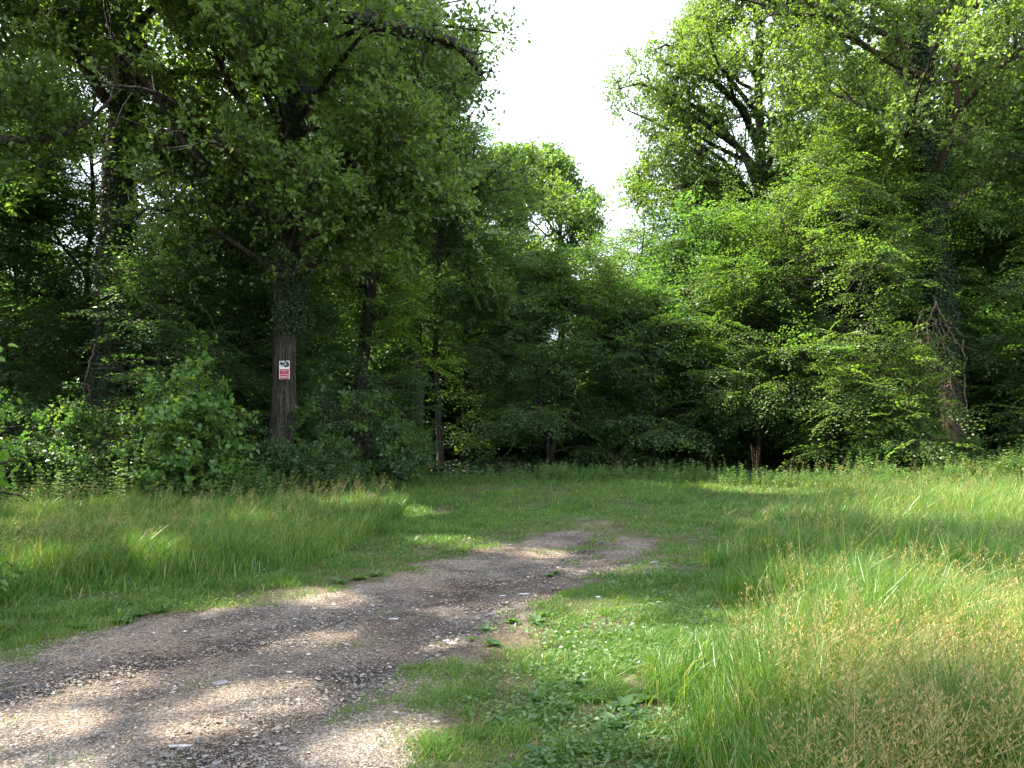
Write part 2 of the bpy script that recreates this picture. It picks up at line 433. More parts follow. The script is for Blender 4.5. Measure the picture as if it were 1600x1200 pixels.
def grow_paths(rng, S, D, L, n, up, wig):
    """vectorised crooked paths: S,D (B,3), L (B,) -> (B,n,3)"""
    B = len(S); out = np.empty((B, n, 3)); out[:, 0] = S
    d = unit(D); st = (L / (n - 1))[:, None]
    for i in range(1, n):
        d = unit(d + wig * rng.standard_normal((B, 3)) + np.array([0, 0, 1.0]) * up)
        out[:, i] = out[:, i - 1] + d * st
    return out
def sample_path(P, t):
    """P (B,n,3), t (B,k) -> points and tangents (B,k,3)"""
    n = P.shape[1]; u = t * (n - 1); i = np.clip(np.floor(u).astype(int), 0, n - 2); f = (u - i)[..., None]
    b = np.arange(P.shape[0])[:, None]
    A = P[b, i]; Bp = P[b, i + 1]
    return A * (1 - f) + Bp * f, unit(Bp - A)

def place_clumps(mb, rng, C, X, protos, scale, mat, tint0, flat, tpl=T4, leafsize=1.0, twigs=True, org=None):
    """clumps of leaves at C with outward axis X"""
    n = len(C)
    which = rng.integers(0, len(protos), n)
    ct = rng.uniform(0, 1, n)
    for w, pr in enumerate(protos):
        m = which == w
        if not m.any(): continue
        c = C[m]; x = X[m].copy(); k = len(c)
        if flat: x[:, 2] *= .45
        x = unit(x + rng.standard_normal(x.shape) * (.32 if flat else .6))
        zz = np.tile([0, 0, 1.0], (k, 1)) + rng.standard_normal((k, 3)) * (.34 if flat else .35)
        y = unit(np.cross(zz, x)); z = np.cross(x, y)
        R = np.stack([x, y, z], 1)                       # rows are axes
        s = (scale * rng.uniform(.75, 1.3, k))[:, None, None]
        P = np.einsum('ij,kjl->kil', pr['P'], R) * s + c[:, None]
        D = np.einsum('ij,kjl->kil', pr['D'], R); N = np.einsum('ij,kjl->kil', pr['N'], R)
        nl = P.shape[1]
        L = np.tile(pr['L'], k) * np.repeat(np.sqrt(s[:, 0, 0]), nl) * leafsize * 1.08
        tn = np.clip(tint0 + .45 * (np.repeat(ct[m], nl) - .5) + .5 * (rng.uniform(0, 1, k * nl) - .5), 0, 1)
        P_, D_, N_ = P.reshape(-1, 3), D.reshape(-1, 3), N.reshape(-1, 3)
        if org is not None:
            kk = np.ones(len(P_), bool)
            for (fx, fy, fr, fs) in FLECKS:
                q = P_ + (org - np.array([fx, fy, 0.0])); s_ = q @ sdir
                kk &= ~((((q - s_[:, None] * sdir) ** 2).sum(1) < (fr * (1.0 + .5 * rng.uniform(0, 1, len(P_)))) ** 2) & (s_ > fs))
            P_, D_, N_, L, tn = P_[kk], D_[kk], N_[kk], L[kk], tn[kk]
        add_leaves(mb, P_, D_, N_, L, L * pr['wr'], tn, tpl, 0)
        if twigs:
            a = np.array([q[0] for q in pr['tw']]); b = np.array([q[1] for q in pr['tw']])
            A = np.einsum('ij,kjl->kil', a, R) * s + c[:, None]; Bq = np.einsum('ij,kjl->kil', b, R) * s + c[:, None]
            A = A.reshape(-1, 3); Bq = Bq.reshape(-1, 3)
            if org is not None:
                kk = np.ones(len(A), bool)
                for (fx, fy, fr, fs) in FLECKS:
                    q = Bq + (org - np.array([fx, fy, 0.0])); s_ = q @ sdir
                    kk &= ~((((q - s_[:, None] * sdir) ** 2).sum(1) < (fr * 1.25) ** 2) & (s_ > fs))
                A, Bq = A[kk], Bq[kk]
            tubes(mb, np.stack([A, Bq], 1), np.tile([.006, .003], (len(A), 1)), 3, 1)

_rp = np.random.default_rng(5)
OAKC = [clump_oak(_rp) for _ in range(8)]
OAKF = [clump_oak(_rp, 7, 7, .9, .20) for _ in range(6)]          # coarser, far off
SPR = [clump_spray(_rp) for _ in range(8)]
SPRF = [clump_spray(_rp, 1.5, .15, 9, .28, .12) for _ in range(6)]
SPRB = [clump_spray(_rp, 1.1, .105, 9, .3, .085) for _ in range(6)]

def make_tree(name, seed, base, H, r0, first, R, style='oak', nl=16, n2=8, ncl=5, holes=1.0, limbs=None, mat=None, bark=None, protos=None,
              cscale=1.0, tint=.5, shape=None, lowup=None, prune=True, tpl=T4, path=None, keep=None, wig1=None, multi=1, sparse=1.0, trunk_sides=14, leafsize=1.0):
    rng = np.random.default_rng(seed)
    oak = style == 'oak'
    bx, by = base; bz = g1(bx, by)
    root = empty(name, (0, 0, 0))
    org = np.array([bx, by, bz])
    root.location = tuple(org)
    # trunk(s)
    nT = 18
    TP = []
    for k in range(multi):
        tt = np.linspace(0, 1, nT)
        if path is not None:
            pp = np.array(path); tp = np.stack([np.interp(bz + tt * H, pp[:, 2], pp[:, i]) for i in (0, 1)] + [bz + tt * H], 1)
            # keep following the top slope
        else:
            a = rng.uniform(0, 2 * pi); lean = (.02 if multi == 1 else .22) * H * rng.uniform(.5, 1.2)
            tp = np.stack([bx + lean * np.cos(a) * tt ** 1.3, by + lean * np.sin(a) * tt ** 1.3, bz + tt * H * (1 if k == 0 else rng.uniform(.7, 1))], 1)
        tp[2:, :2] += np.cumsum(rng.standard_normal((nT - 2, 2)) * (.006 * H), 0) * .6
        tp[0, 2] -= .15
        TP.append(tp)
    TP = np.array(TP)
    tt = np.linspace(0, 1, nT)
    rr = r0 * ((1 - tt) ** .75 * .93 + .07) * (1 + .45 * np.exp(-tt * H / .5))
    rr = np.tile(rr, (multi, 1))
    mbt = MB()
    # smoother trunk: resample for lumps
    tubes(mbt, TP, rr, trunk_sides, 0, rng=rng, lump=.05)
    # limbs
    k1 = nl * multi
    u = (np.arange(k1) + rng.uniform(0, 1, k1)) / k1
    z0 = first / H
    tf = z0 + (0.97 - z0) * u ** .9
    which = rng.integers(0, multi, k1)
    S, _ = sample_path(TP, np.tile(tf, (multi, 1))); S = S[which, np.arange(k1)]
    az = np.arange(k1) * 2.399 + rng.uniform(-.5, .5, k1)
    if shape is None:
        ln = R * ((.62 + .38 * np.sin(pi * np.clip(u, 0, 1) ** .8)) * (1 - .55 * u ** 3) if oak else np.interp(u, [0, .3, .7, 1], [.78, 1, .8, .4]))
    else:
        ln = R * np.interp(u, [s[0] for s in shape], [s[1] for s in shape])
    ln = ln * rng.uniform(.6, 1.15, k1)
    el = (.25 + .75 * u) if oak else (.3 + .8 * u + rng.uniform(-.15, .15, k1))
    D1 = np.stack([np.cos(az) * np.cos(el), np.sin(az) * np.cos(el), np.sin(el)], 1)
    n1 = 9
    P1 = grow_paths(rng, S, D1, ln, n1, .02 if oak else -.03, (.17 if oak else .10) if wig1 is None else wig1)
    tr = np.interp(tf, tt, rr[0])
    R1 = (np.minimum(tr * .55, .028 * ln + .02))[:, None] * np.linspace(1, .16, n1)[None]
    if limbs:
        for (pts, ra, rb) in limbs:
            pts = np.array(pts); q = np.linspace(0, len(pts) - 1, n1)
            c = np.stack([np.interp(q, np.arange(len(pts)), pts[:, i]) for i in range(3)], 1)
            P1 = np.concatenate([P1, c[None]]); R1 = np.concatenate([R1, np.linspace(ra, rb, n1)[None]])
            ln = np.append(ln, np.linalg.norm(np.diff(c, axis=0), axis=1).sum())
            k1 += 1
    # second order
    t2 = np.clip((np.arange(n2) + .5) / n2 * .80 + .2 + rng.uniform(-.05, .05, (k1, n2)), .12, 1)
    S2, T2 = sample_path(P1, t2)
    sg = np.where(np.arange(n2) % 2, 1, -1)[None, :, None]
    hor = unit(np.cross(T2, np.array([0, 0, 1.0]))) * sg
    if oak: perp = unit(hor + .9 * rng.standard_normal(T2.shape) * np.array([.6, .6, 1]) + np.array([0, 0, .15]))
    else: perp = unit(hor + .18 * rng.standard_normal(T2.shape))
    an = rng.uniform(.7, 1.15, t2.shape)[..., None] if oak else rng.uniform(.55, .95, t2.shape)[..., None]
    an = an * np.where(t2[..., None] > .93, .2, 1)
    D2 = T2 * np.cos(an) + perp * np.sin(an)
    L2 = (.42 if oak else .48) * ln[:, None] * (1.05 - .6 * t2) * rng.uniform(.7, 1.2, t2.shape)
    L2 = np.maximum(L2, .7)
    S2 = S2.reshape(-1, 3); D2 = D2.reshape(-1, 3); L2 = L2.ravel()
    P2 = grow_paths(rng, S2, D2, L2, 6, .05 if oak else -.02, .18 if oak else .06)
    R2 = np.clip(.013 * L2 + .006, .008, .06)[:, None] * np.linspace(1, .3, 6)[None]
    # clump centres
    t3 = np.clip((np.arange(ncl) + .6) / ncl * .82 + .18 + rng.uniform(-.06, .06, (len(P2), ncl)), .1, 1)
    C, X = sample_path(P2, t3)
    C = C.reshape(-1, 3); X = X.reshape(-1, 3)
    if not oak:   # leaf sprays fan out either side
        sg = np.where(np.arange(len(C)) % 2, 1, -1)[:, None]
        X = unit(X + .75 * sg * unit(np.cross(X, np.array([0, 0, 1.0]))))
    C = C + rng.standard_normal(C.shape) * (.30 if oak else .10)
    ok = rng.uniform(0, 1, len(C)) < sparse
    ok &= C[:, 2] > bz + .15
    ok &= vnoise(C[:, 0] + .6 * C[:, 2] + seed, C[:, 1] * .9 - 1.2 * C[:, 2], seed, 2.4 / R ** .5) > rng.uniform(.22, .36, len(C)) * holes
    if sparse >= .6:
        for (fx, fy, fr, fs) in FLECKS:      # gaps in the canopy that let the sun through
            q = C - np.array([fx, fy, 0.0]); s_ = q @ sdir
            ok &= ~((np.linalg.norm(q - s_[:, None] * sdir, axis=1) < fr * (.6 if fr < 1 else .9)) & (s_ > fs))
    def drop(Q, m):
        u_, v_ = project(Q)
        ms = m * F / np.maximum(Q[:, 1], 3)
        bad = np.zeros(len(Q), bool)
        for (dx, dy) in ((0, 0), (ms, 0), (-ms, 0), (0, ms), (0, -ms)):
            bad |= in_poly(u_ + dx, v_ + dy, SKY)
        return bad & (Q[:, 1] > 2)
    if prune: ok &= ~drop(C, np.full(len(C), .35) * rng.uniform(.2, 1.3, len(C)))
    if keep is not None: ok &= keep(C)
    u_, v_ = project(C)
    for (u0, u1, v0, v1, ym, pr) in CORR:
        mg = .55 * F / np.maximum(C[:, 1], 3) * rng.uniform(0, 1.1, len(C)) * cscale
        ok &= ~((u_ > u0 - mg + 10) & (u_ < u1 + mg - 10) & (v_ > v0) & (v_ < v1) & (C[:, 1] < ym) & (C[:, 1] > 2) & (rng.uniform(0, 1, len(C)) < pr))
    C = C[ok]; X = X[ok]
    # drop bare secondary branches and limbs that would cross the gap
    b2 = np.ones(len(P2), bool)
    if prune: b2 &= ~drop(P2[:, 3], np.full(len(P2), .1)) & ~drop(P2[:, -1], np.full(len(P2), .1))
    if prune:
        for i in range(len(P1)):
            bad = np.nonzero(drop(P1[i], np.full(n1, .15)))[0]
            if len(bad):
                j = max(1, bad[0]); P1[i, j:] = P1[i, j - 1] + (P1[i, j] - P1[i, j - 1]) * np.linspace(.1, .5, n1 - j)[:, None]; R1[i, j:] = R1[i, j:] * .4
    tubes(mbt, P1, R1, 8, 0, rng=rng, lump=.04)
    tubes(mbt, P2[b2], R2[b2], 4, 0)
    for i in range(len(mbt.v)): mbt.v[i] = mbt.v[i] - org.astype(np.float32)
    mb = MB()
    place_clumps(mb, rng, C - org, X, protos or (OAKC if oak else SPR), cscale, 0, tint, not oak, tpl, leafsize, org=org if (sparse >= .6 and H > 7 and bx < -2 and by < 36) else None)
    bk = bark or (M_BARK if oak else M_BARKD)
    mbt.build('trunk', [bk], root, True)
    mb.build('crown', [mat or (M_OAK if oak else M_BEECH), M_TWIG], root)
    return root, TP[0], rr[0]

def ivy(root, TP, rr, zlo, zhi, seed, n=3000, thick=.22, side=None, leaf=.075, sprays=40):
    rng = np.random.default_rng(seed)
    org = np.array(root.location)
    z = zlo + (zhi - zlo) * rng.uniform(0, 1, n)
    a = rng.uniform(0, 2 * pi, n)
    if side is not None: a = rng.normal(side[0], side[1], n)
    c = np.stack([np.interp(z, TP[:, 2], TP[:, i]) for i in (0, 1)], 1)
    r = np.interp(z, TP[:, 2], rr)
    d = r + .01 + thick * rng.uniform(0, 1, n) ** 1.6 * (.35 + 1.3 * vnoise(a * 2, z, seed, 1.2))
    out = np.stack([np.cos(a), np.sin(a), np.zeros(n)], 1)
    P = np.stack([c[:, 0], c[:, 1], z], 1) + out * d[:, None]
    N = unit(out + rng.standard_normal((n, 3)) * .4 + np.array([0, 0, .35]))
    D = unit(np.array([0, 0, -1.0]) + rng.standard_normal((n, 3)) * .6)
    mb = MB()
    add_leaves(mb, P - org, D, N, leaf * rng.uniform(.6, 1.25, n), leaf * .85, rng.uniform(0, 1, n) ** 1.5, T6, 0)
    # climbing stems
    for i in range(7):
        a0 = rng.uniform(0, 2 * pi) if side is None else rng.normal(side[0], side[1])
        zz = np.linspace(g1(TP[0, 0], TP[0, 1]), zhi, 24)
        aa = a0 + np.cumsum(rng.normal(0, .1, 24))
        rad_ = np.interp(zz, TP[:, 2], rr) + .02
        pts = np.stack([np.interp(zz, TP[:, 2], TP[:, 0]) + rad_ * np.cos(aa), np.interp(zz, TP[:, 2], TP[:, 1]) + rad_ * np.sin(aa), zz], 1) - org
        tubes(mb, pts[None], np.linspace(.028, .012, 24)[None], 5, 1)
    return mb.build('ivy', [M_IVY, M_TWIG], root)

TREES = {}
def T(label, *a, cat='tree', **k):
    ret = make_tree(*a, **k)
    tag(ret[0], label, cat)
    return ret

# --- left side
A = T('huge dark ivy-hung oak trunk at the left forest edge', 'oak_tree', 11, (-11.0, 20), 25, .52, 8.0, 6.6, nl=24, n2=10, ncl=6, trunk_sides=22, path=[(-11.1, 20, 0), (-11.0, 20, 6), (-11.1, 20, 25)])
ivy(A[0], A[1], A[2], .3, 11, 12, n=8000, thick=.3, side=(-.6, .9))
lb = [at(475, 25, 19.5), at(560, 22, 18.8), at(600, 42, 18.6), at(650, 48, 18.5), at(690, 62, 18.3), at(725, 70, 18.2), at(735, 95, 18.2), at(755, 118, 18.2), at(770, 110, 18.2)]
lb0 = [np.array([-6.0, 19.5, 11.2])] + lb
B = T('straight oak with the red and white notice on its trunk', 'oak_tree', 21, (-6.15, 19.5), 19, .345, 5.6, 6.8, nl=30, n2=10, ncl=6, limbs=[(lb0, .26, .05)] + [([np.array([-6.0, 19.4, z0]), np.array([-6.0 + .45 * dx, 19.4 + .4 * dy, z0 + .9]), np.array([-6.0 + .8 * dx, 19.4 + .8 * dy, z0 + 1.2]), np.array([-6.0 + dx, 19.4 + dy, z0 + .9])], .09, .02) for (z0, dx, dy) in [(5.6, -2.6, -3.2), (6.1, 1.8, -3.6), (6.8, -.6, -4.2), (7.4, 3.6, -2.6), (8.2, -2.8, -3.8), (8.8, .8, -4.6), (9.6, 3.2, -3.6), (10.2, -1.6, -4.4), (6.4, 4.4, -1.2), (11, 1.4, -4.6), (11.6, -3.4, -3.8)]], trunk_sides=22, tint=.6,
      path=[(-6.15, 19.5, 0), (-6.0, 19.5, 4), (-5.9, 19.5, 9), (-6.0, 19.6, 25)], leafsize=1.0, shape=[(0, .75), (.12, 1), (.45, 1), (.75, .7), (1, .35)])
ivy(B[0], B[1], B[2], 4.2, 11, 22, n=5000, thick=.3, side=(-.3, 1.0))
T('slim dark trunk behind the brightest yellow-green sprays on the left', 'oak_tree', 31, (-5.65, 27), 17, .27, 6.0, 5.6, nl=20, n2=9, ncl=5, tint=.6, path=[(-5.65, 27, 0), (-5.5, 27, 5), (-5.3, 27, 21)])
T('small tree of brightest yellow-green sprays around the slim dark trunk', 'hornbeam_tree', 32, (-5.0, 25.3), 7.6, .05, 3.0, 2.4, style='beech', nl=14, n2=6, ncl=4, tint=.8, sparse=.9, mat=M_LIME)  # paler leaf colour stands in for sunlight on these shaded sprays
T('grey oak trunk deep between the two big left oaks', 'oak_tree', 41, (-10.4, 29), 24, .40, 9, 6, nl=18, n2=9, ncl=5)
T('thin pole-like tree just left of the huge ivy-hung oak', 'young_tree', 51, (-14.0, 24), 15, .13, 3, 4.0, style='beech', nl=28, n2=8, ncl=4)
T('leafy hornbeam behind the pole-like tree at the left edge', 'hornbeam_tree', 57, (-17.6, 26.5), 13.5, .12, 3.0, 3.8, style='beech', nl=22, n2=8, ncl=5, tint=.7)
T('unseen low hornbeam added left of the forest front to shade its bushes', 'hornbeam_tree', 58, (-16.6, 17.6), 7.5, .09, .6, 3.3, style='beech', nl=24, n2=8, ncl=5, mat=M_DARKB)  # out-of-frame tree added to keep the sun off the brambles
T('slender young tree near the left edge of the forest wall', 'young_tree', 52, (-15.2, 22.5), 12, .07, 2.0, 3.2, style='beech', nl=22, n2=7, ncl=4)
T('leaning young tree between the huge oak and the signed oak', 'young_tree', 53, (-9.4, 21.5), 10, .09, 1.6, 2.9, style='beech', nl=22, n2=7, ncl=4, mat=M_DARKB, path=[(-9.9, 21.5, 0), (-9.5, 21.5, 4), (-8.6, 21.5, 7.5), (-8.4, 21.5, 11)])
T('leafy hornbeam left of the huge oak, branches near the ground', 'hornbeam_tree', 54, (-14.6, 20.2), 8.0, .08, .8, 2.8, style='beech', nl=28, n2=8, ncl=5, mat=M_DARKB)
T('leafy hornbeam filling the gap left of the signed oak', 'hornbeam_tree', 55, (-8.6, 23.0), 9.5, .10, .6, 3.4, style='beech', nl=28, n2=8, ncl=5, mat=M_DARKB)
T('young hornbeam in front of the gap between the two big oaks', 'hornbeam_tree', 56, (-8.9, 18.6), 5.6, .05, .5, 2.0, style='beech', nl=20, n2=6, ncl=4, mat=M_DARKB, cscale=.85)
T('tall oak rising behind the signed oak towards the gap of sky', 'oak_tree', 61, (-3.7, 29), 18, .30, 6.0, 6.0, nl=24, n2=10, ncl=5, tint=.5)
T('dense mid-height hornbeam right of the slim dark trunk', 'hornbeam_tree', 62, (-2.9, 30), 13, .14, 4.6, 4.0, style='beech', nl=28, n2=8, ncl=5, mat=M_DARKB, tint=.6)
T('tall hornbeam leaning over the dark hollow in the forest edge', 'hornbeam_tree', 65, (-2.2, 34), 15, .18, 5.5, 4.0, style='beech', nl=28, n2=8, ncl=5, mat=M_DARKB)
T('low bushy sapling at the foot of the slim dark trunk', 'sapling', 63, (-4.3, 24.6), 2.9, .03, .2, 1.3, style='beech', nl=16, n2=5, ncl=4, mat=M_DARKB, cscale=.6)
T('leafy hornbeam low between the signed oak and the slim trunk', 'hornbeam_tree', 64, (-7.0, 23.0), 5.2, .06, .4, 2.1, style='beech', nl=20, n2=6, ncl=5, mat=M_DARKB, cscale=.8)
# --- centre
T('tall dark oak closing the gap of sky, forked low', 'oak_tree', 71, (4.0, 60), 24.2, .42, 9, 8.2, nl=26, n2=10, ncl=5, protos=OAKF, cscale=1.4)
T('tall oak left of the forked one closing the sky gap', 'oak_tree', 72, (-.6, 58), 24, .36, 9, 6.6, nl=22, n2=9, ncl=5, protos=OAKF, cscale=1.4)
T('broad dark hornbeam low in the middle of the clearing edge', 'hornbeam_tree', 73, (1.6, 31), 8.0, .10, .7, 4.4, style='beech', nl=16, n2=9, ncl=6, multi=3, mat=M_DARKB, tint=.75, protos=SPRB)
T('shaded hornbeam just behind the broad dark one', 'hornbeam_tree', 74, (-1.4, 41), 11.5, .16, 1.6, 4.2, style='beech', nl=26, n2=8, ncl=5, mat=M_DARKB)
T('bright-topped hornbeam with arching branches right of centre', 'hornbeam_tree', 75, (6.0, 37), 12.0, .11, 2.6, 4.8, style='beech', nl=16, n2=9, ncl=5, multi=3, tint=.72, protos=SPRB)
T('arching many-stemmed hornbeam below the big right-hand oak', 'hornbeam_tree', 76, (10.4, 34), 11.3, .10, 1.6, 4.6, style='beech', nl=16, n2=9, ncl=5, multi=3, tint=.7, protos=SPRB)
T('small dark hornbeam with low branches beside the broad one', 'hornbeam_tree', 77, (5.8, 30.5), 6.2, .07, .9, 3.6, style='beech', nl=26, n2=8, ncl=5, mat=M_DARKB, tint=.6, protos=SPRB)
# --- right
K = T('great oak with bare dark limbs spreading into the sky on the right', 'oak_tree', 81, (13.2, 38), 27, .5, 9.5, 9.4, nl=30, n2=10, ncl=7, holes=.5, tint=.6, cscale=1.2,
      limbs=[([np.array([13.2, 38, 13.5]), at(1160, 235, 38), at(1110, 200, 37), at(1080, 178, 36.5), at(1040, 160, 36)], .22, .04),
             ([np.array([13.1, 38, 11.5]), at(1150, 290, 38), at(1090, 285, 37), at(1040, 298, 37), at(1000, 300, 36.5)], .22, .05),
             ([np.array([13.2, 38, 12.5]), at(1130, 250, 37.5), at(1070, 215, 37), at(1010, 185, 36.5), at(975, 170, 36)], .16, .03),
             ([np.array([13.2, 38, 15]), at(1120, 190, 37.5), at(1060, 150, 37), at(1000, 130, 36.5), at(962, 140, 36)], .16, .03),
             ([np.array([13.2, 38, 18]), at(1130, 110, 37.5), at(1080, 80, 37), at(1040, 70, 36.5), at(1010, 85, 36)], .14, .03),
             ([np.array([13.2, 38, 20]), at(1140, 60, 37.5), at(1100, 30, 37), at(1070, 30, 36.5), at(1060, 60, 36)], .14, .03),
             ([np.array([13.2, 38, 11]), at(1120, 320, 37.5), at(1050, 310, 37), at(1000, 315, 36.5), at(985, 330, 36)], .14, .03),
             ([np.array([13.2, 38, 16]), at(1160, 170, 38), at(1120, 130, 37), at(1085, 110, 36.5), at(1040, 100, 36)], .24, .05)])
Lp = [(*at(1500, 742, 27)[:2], 0), (*at(1487, 640, 27)[:2], 2.4), (*at(1480, 560, 27)[:2], 4.3), (*at(1462, 400, 27)[:2], 8.0), (*at(1450, 100, 27)[:2], 15), (*at(1445, -100, 27)[:2], 20), (*at(1440, -300, 27)[:2], 28)]
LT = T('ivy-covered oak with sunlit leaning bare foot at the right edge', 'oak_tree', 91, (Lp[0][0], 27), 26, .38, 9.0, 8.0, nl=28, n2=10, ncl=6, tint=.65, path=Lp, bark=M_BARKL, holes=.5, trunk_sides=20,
       limbs=[([np.array([15.2, 27, 15.6]), at(1400, 60, 26.5), at(1330, 28, 26), at(1290, 26, 26), at(1230, 20, 25.5), at(1180, 2, 25.5), at(1110, -10, 25)], .11, .03),
              ([at(1452, 120, 27), at(1390, 100, 26), at(1340, 60, 26), at(1300, 20, 26)], .11, .03),
              ([at(1455, 180, 27), at(1400, 176, 26.5), at(1345, 165, 26), at(1290, 140, 26), at(1240, 140, 25.5)], .12, .03)])
ivy(LT[0], LT[1], LT[2], 3.6, 17, 92, n=30000, thick=.34, leaf=.085)
T('sunlit hornbeam with layered sprays left of the ivy-covered oak', 'hornbeam_tree', 101, (11.6, 27.5), 12.0, .10, 2.6, 4.2, style='beech', nl=18, n2=9, ncl=5, multi=2, wig1=.16, tint=.75)
T('low sunlit hornbeam spreading at the foot of the ivy-covered oak', 'hornbeam_tree', 102, (12.9, 25.0), 4.0, .07, .3, 2.4, style='beech', nl=24, n2=7, ncl=4, tint=.95)
T('mid-height hornbeam with a single bright spray, right of centre', 'hornbeam_tree', 103, (9.6, 29), 7.2, .10, 1.2, 3.4, style='beech', nl=24, n2=8, ncl=5, tint=.6)
T('layered dark hornbeam cut by the right frame edge', 'hornbeam_tree', 104, (20.2, 26), 13, .14, 1.6, 4.4, style='beech', wig1=.14, nl=30, n2=9, ncl=5, tint=.45)
T('big oak spreading over the right frame edge', 'oak_tree', 105, (23, 30), 25, .4, 8, 7, nl=22, n2=9, ncl=5)
T('low hornbeam with pale sprays right of the ivy-covered oak', 'hornbeam_tree', 106, (19.2, 25.2), 4.2, .06, .5, 2.1, style='beech', nl=20, n2=6, ncl=4, mat=M_BEECH)
T('tall hornbeam behind the sunlit sprays on the right', 'hornbeam_tree', 107, (15.2, 32.5), 11.5, .15, 3.0, 4.2, style='beech', nl=30, n2=9, ncl=5, tint=.6)

# --- trees standing outside the left of the picture, their crowns shade the track
SH = T('oak whose leafy limb hangs into the upper left corner', 'oak_tree', 111, (-13.5, 13.5), 26, .46, 6.5, 9.0, nl=34, n2=10, ncl=7, holes=.3, cscale=1.15, leafsize=1.1)
def copy_tree(root, loc, rz, sc=1.0):
    r = root.copy(); col.objects.link(r); r.location = loc; r.rotation_euler = (0, 0, rz); r.scale = (sc, sc, sc)
    for ch in list(root.children):
        c = ch.copy(); col.objects.link(c); c.parent = r
    return r
SH2 = T('tall loose-crowned oak beside the track left of the camera', 'oak_tree', 112, (-13.2, 5.2), 21, .38, 7, 7.0, nl=30, n2=10, ncl=7, holes=.3, cscale=1.15)
for i, (x, y, rz, s, lab) in enumerate([(-14, -3.5, 2.2, 1.0, 'tall oak beside the track behind the camera')]):
    r = copy_tree(SH2[0], (x, y, g1(x, y)), rz, s); r['label'] = lab

# --- background forest: copies of a few kinds
BG = []
for i, (st, H, r, fi, R, nl_, m) in enumerate([('oak', 23, .34, 8, 5.5, 15, M_OAK), ('oak', 21, .3, 6, 5.0, 15, M_OAK), ('beech', 17, .2, 2.5, 4.5, 24, M_DARKB), ('beech', 10, .12, 1.0, 4.0, 22, M_DARKB)]):
    t = make_tree('forest_tree', 200 + i, (40 + 12 * i, 100), H, r, fi, R, style=st, nl=nl_, n2=7, ncl=4, mat=m, protos=OAKF if st == 'oak' else SPRF, cscale=1.2, prune=False)[0]
    BG.append(t)
rng = np.random.default_rng(77)
LBL = ['tall oak standing deep in the forest behind the front trees', 'oak with low limbs standing deep in the forest', 'tall shade-grown hornbeam standing deep in the forest', 'low shade-grown hornbeam filling the forest interior']
spots = []
def ok_spot(x, y, k):
    r = x / y
    if y > 38 and -0.05 < r < .22:
        lim = 6.5 if k == 3 else 0
        return k == 3 and y > 44
    if k < 2 and -.10 < r < .32 and y < 62: return False
    return True
heroes = [(-11, 20), (-6.1, 19.5), (-5.6, 27), (-10.4, 29), (-14, 24), (-3.9, 30), (1.6, 32), (6.2, 38), (13.2, 38), (16, 27), (12, 27.5), (19.4, 26), (10.4, 35)]
tries = 0
while len(spots) < 210 and tries < 12000:
    tries += 1
    y = 26 + 74 * rng.uniform(0, 1) ** 1.15; x = rng.uniform(-.95, .95) * y * .85
    k = int(rng.choice([0, 1, 2, 3], p=[.17, .13, .3, .40]))
    if y < 40 and abs(x) < 8: continue
    if y < 33 and -8 < x < 24: continue
    if x / y < -.42 and y < 62 and k != 3: continue
    if x / y < -.5 and y < 40: continue
    if x / y < -.35 and 38 < y < 56: continue
    if not ok_spot(x, y, k): continue
    if any(math.hypot(x - a, y - b) < (3.0 if kk == k else 2.2) for a, b, kk in spots): continue
    if any(math.hypot(x - a, y - b) < 2.5 for a, b in heroes): continue
    spots.append((x, y, k))
used = set()
for (x, y, k) in spots:
    rz = rng.uniform(0, 6.28); s = rng.uniform(.85, 1.1)
    if k not in used:
        r = BG[k]; used.add(k); r.location = (x, y, g1(x, y)); r.rotation_euler = (0, 0, rz)
    else: r = copy_tree(BG[k], (x, y, g1(x, y)), rz, s)
    tag(r, LBL[k], 'tree', ['background oaks', 'low-limbed background oaks', 'tall background hornbeams', 'low background hornbeams'][k])
print('trees done', len(spots))
#STAGE2
# ------------------------------------------------------------------ shrubs at the forest edge
def clump_tuft(rng, n=26, size=.30, leaf=.09):
    P, D, N, tw = [], [], [], []
    for i in range(5):
        d = unit(np.array([rng.normal(0, .8), rng.normal(0, .8), rng.uniform(.2, 1.2)])); ln = size * rng.uniform(.7, 1.2)
        tw.append((np.zeros(3), d * ln))
        for j in range(n // 5):
            t = (j + 1) / (n // 5); a = j * 2.4
            o = unit(np.cross(d, [math.cos(a), math.sin(a), .3]))
            P.append(d * ln * t); D.append(unit(o + d * .5)); N.append(unit(d + np.array([0, 0, .8]) + rng.standard_normal(3) * .3))
    n = len(P)
    return dict(P=np.array(P), D=np.array(D), N=np.array(N), L=leaf * rng.uniform(.6, 1.2, n), tw=tw, wr=.82)
TUFT = [clump_tuft(_rp) for _ in range(6)]
def shrub(label, name, seed, x, y, H, R, mat, multi=4, nl=7, n2=4, ncl=3, protos=TUFT, leafsize=1.0, tpl=T6, group=None, style='oak', cs=1.0, tint=.5, first=.15, keep=None, sparse=1.0):
    r = make_tree(name, seed, (x, y), H, .022, first, R, style=style, nl=nl, n2=n2, ncl=ncl, multi=multi, mat=mat, bark=M_TWIG, protos=protos, leafsize=leafsize, tpl=tpl,
                  cscale=cs, prune=False, trunk_sides=6, tint=tint, keep=keep, sparse=sparse)[0]
    for ch in r.children:
        if ch.name.startswith('trunk'): ch.name = 'stem'
        if ch.name.startswith('crown'): ch.name = 'foliage'
    tag(r, label, 'shrub', group)
    return r
shrub('bright round-leaved alder shrub before the signed oak', 'alder_shrub', 301, -6.9, 16.0, 2.45, .62, M_ALDER, multi=4, nl=8, n2=4, ncl=4, leafsize=1.1, tpl=T8, tint=.8, sparse=.62)
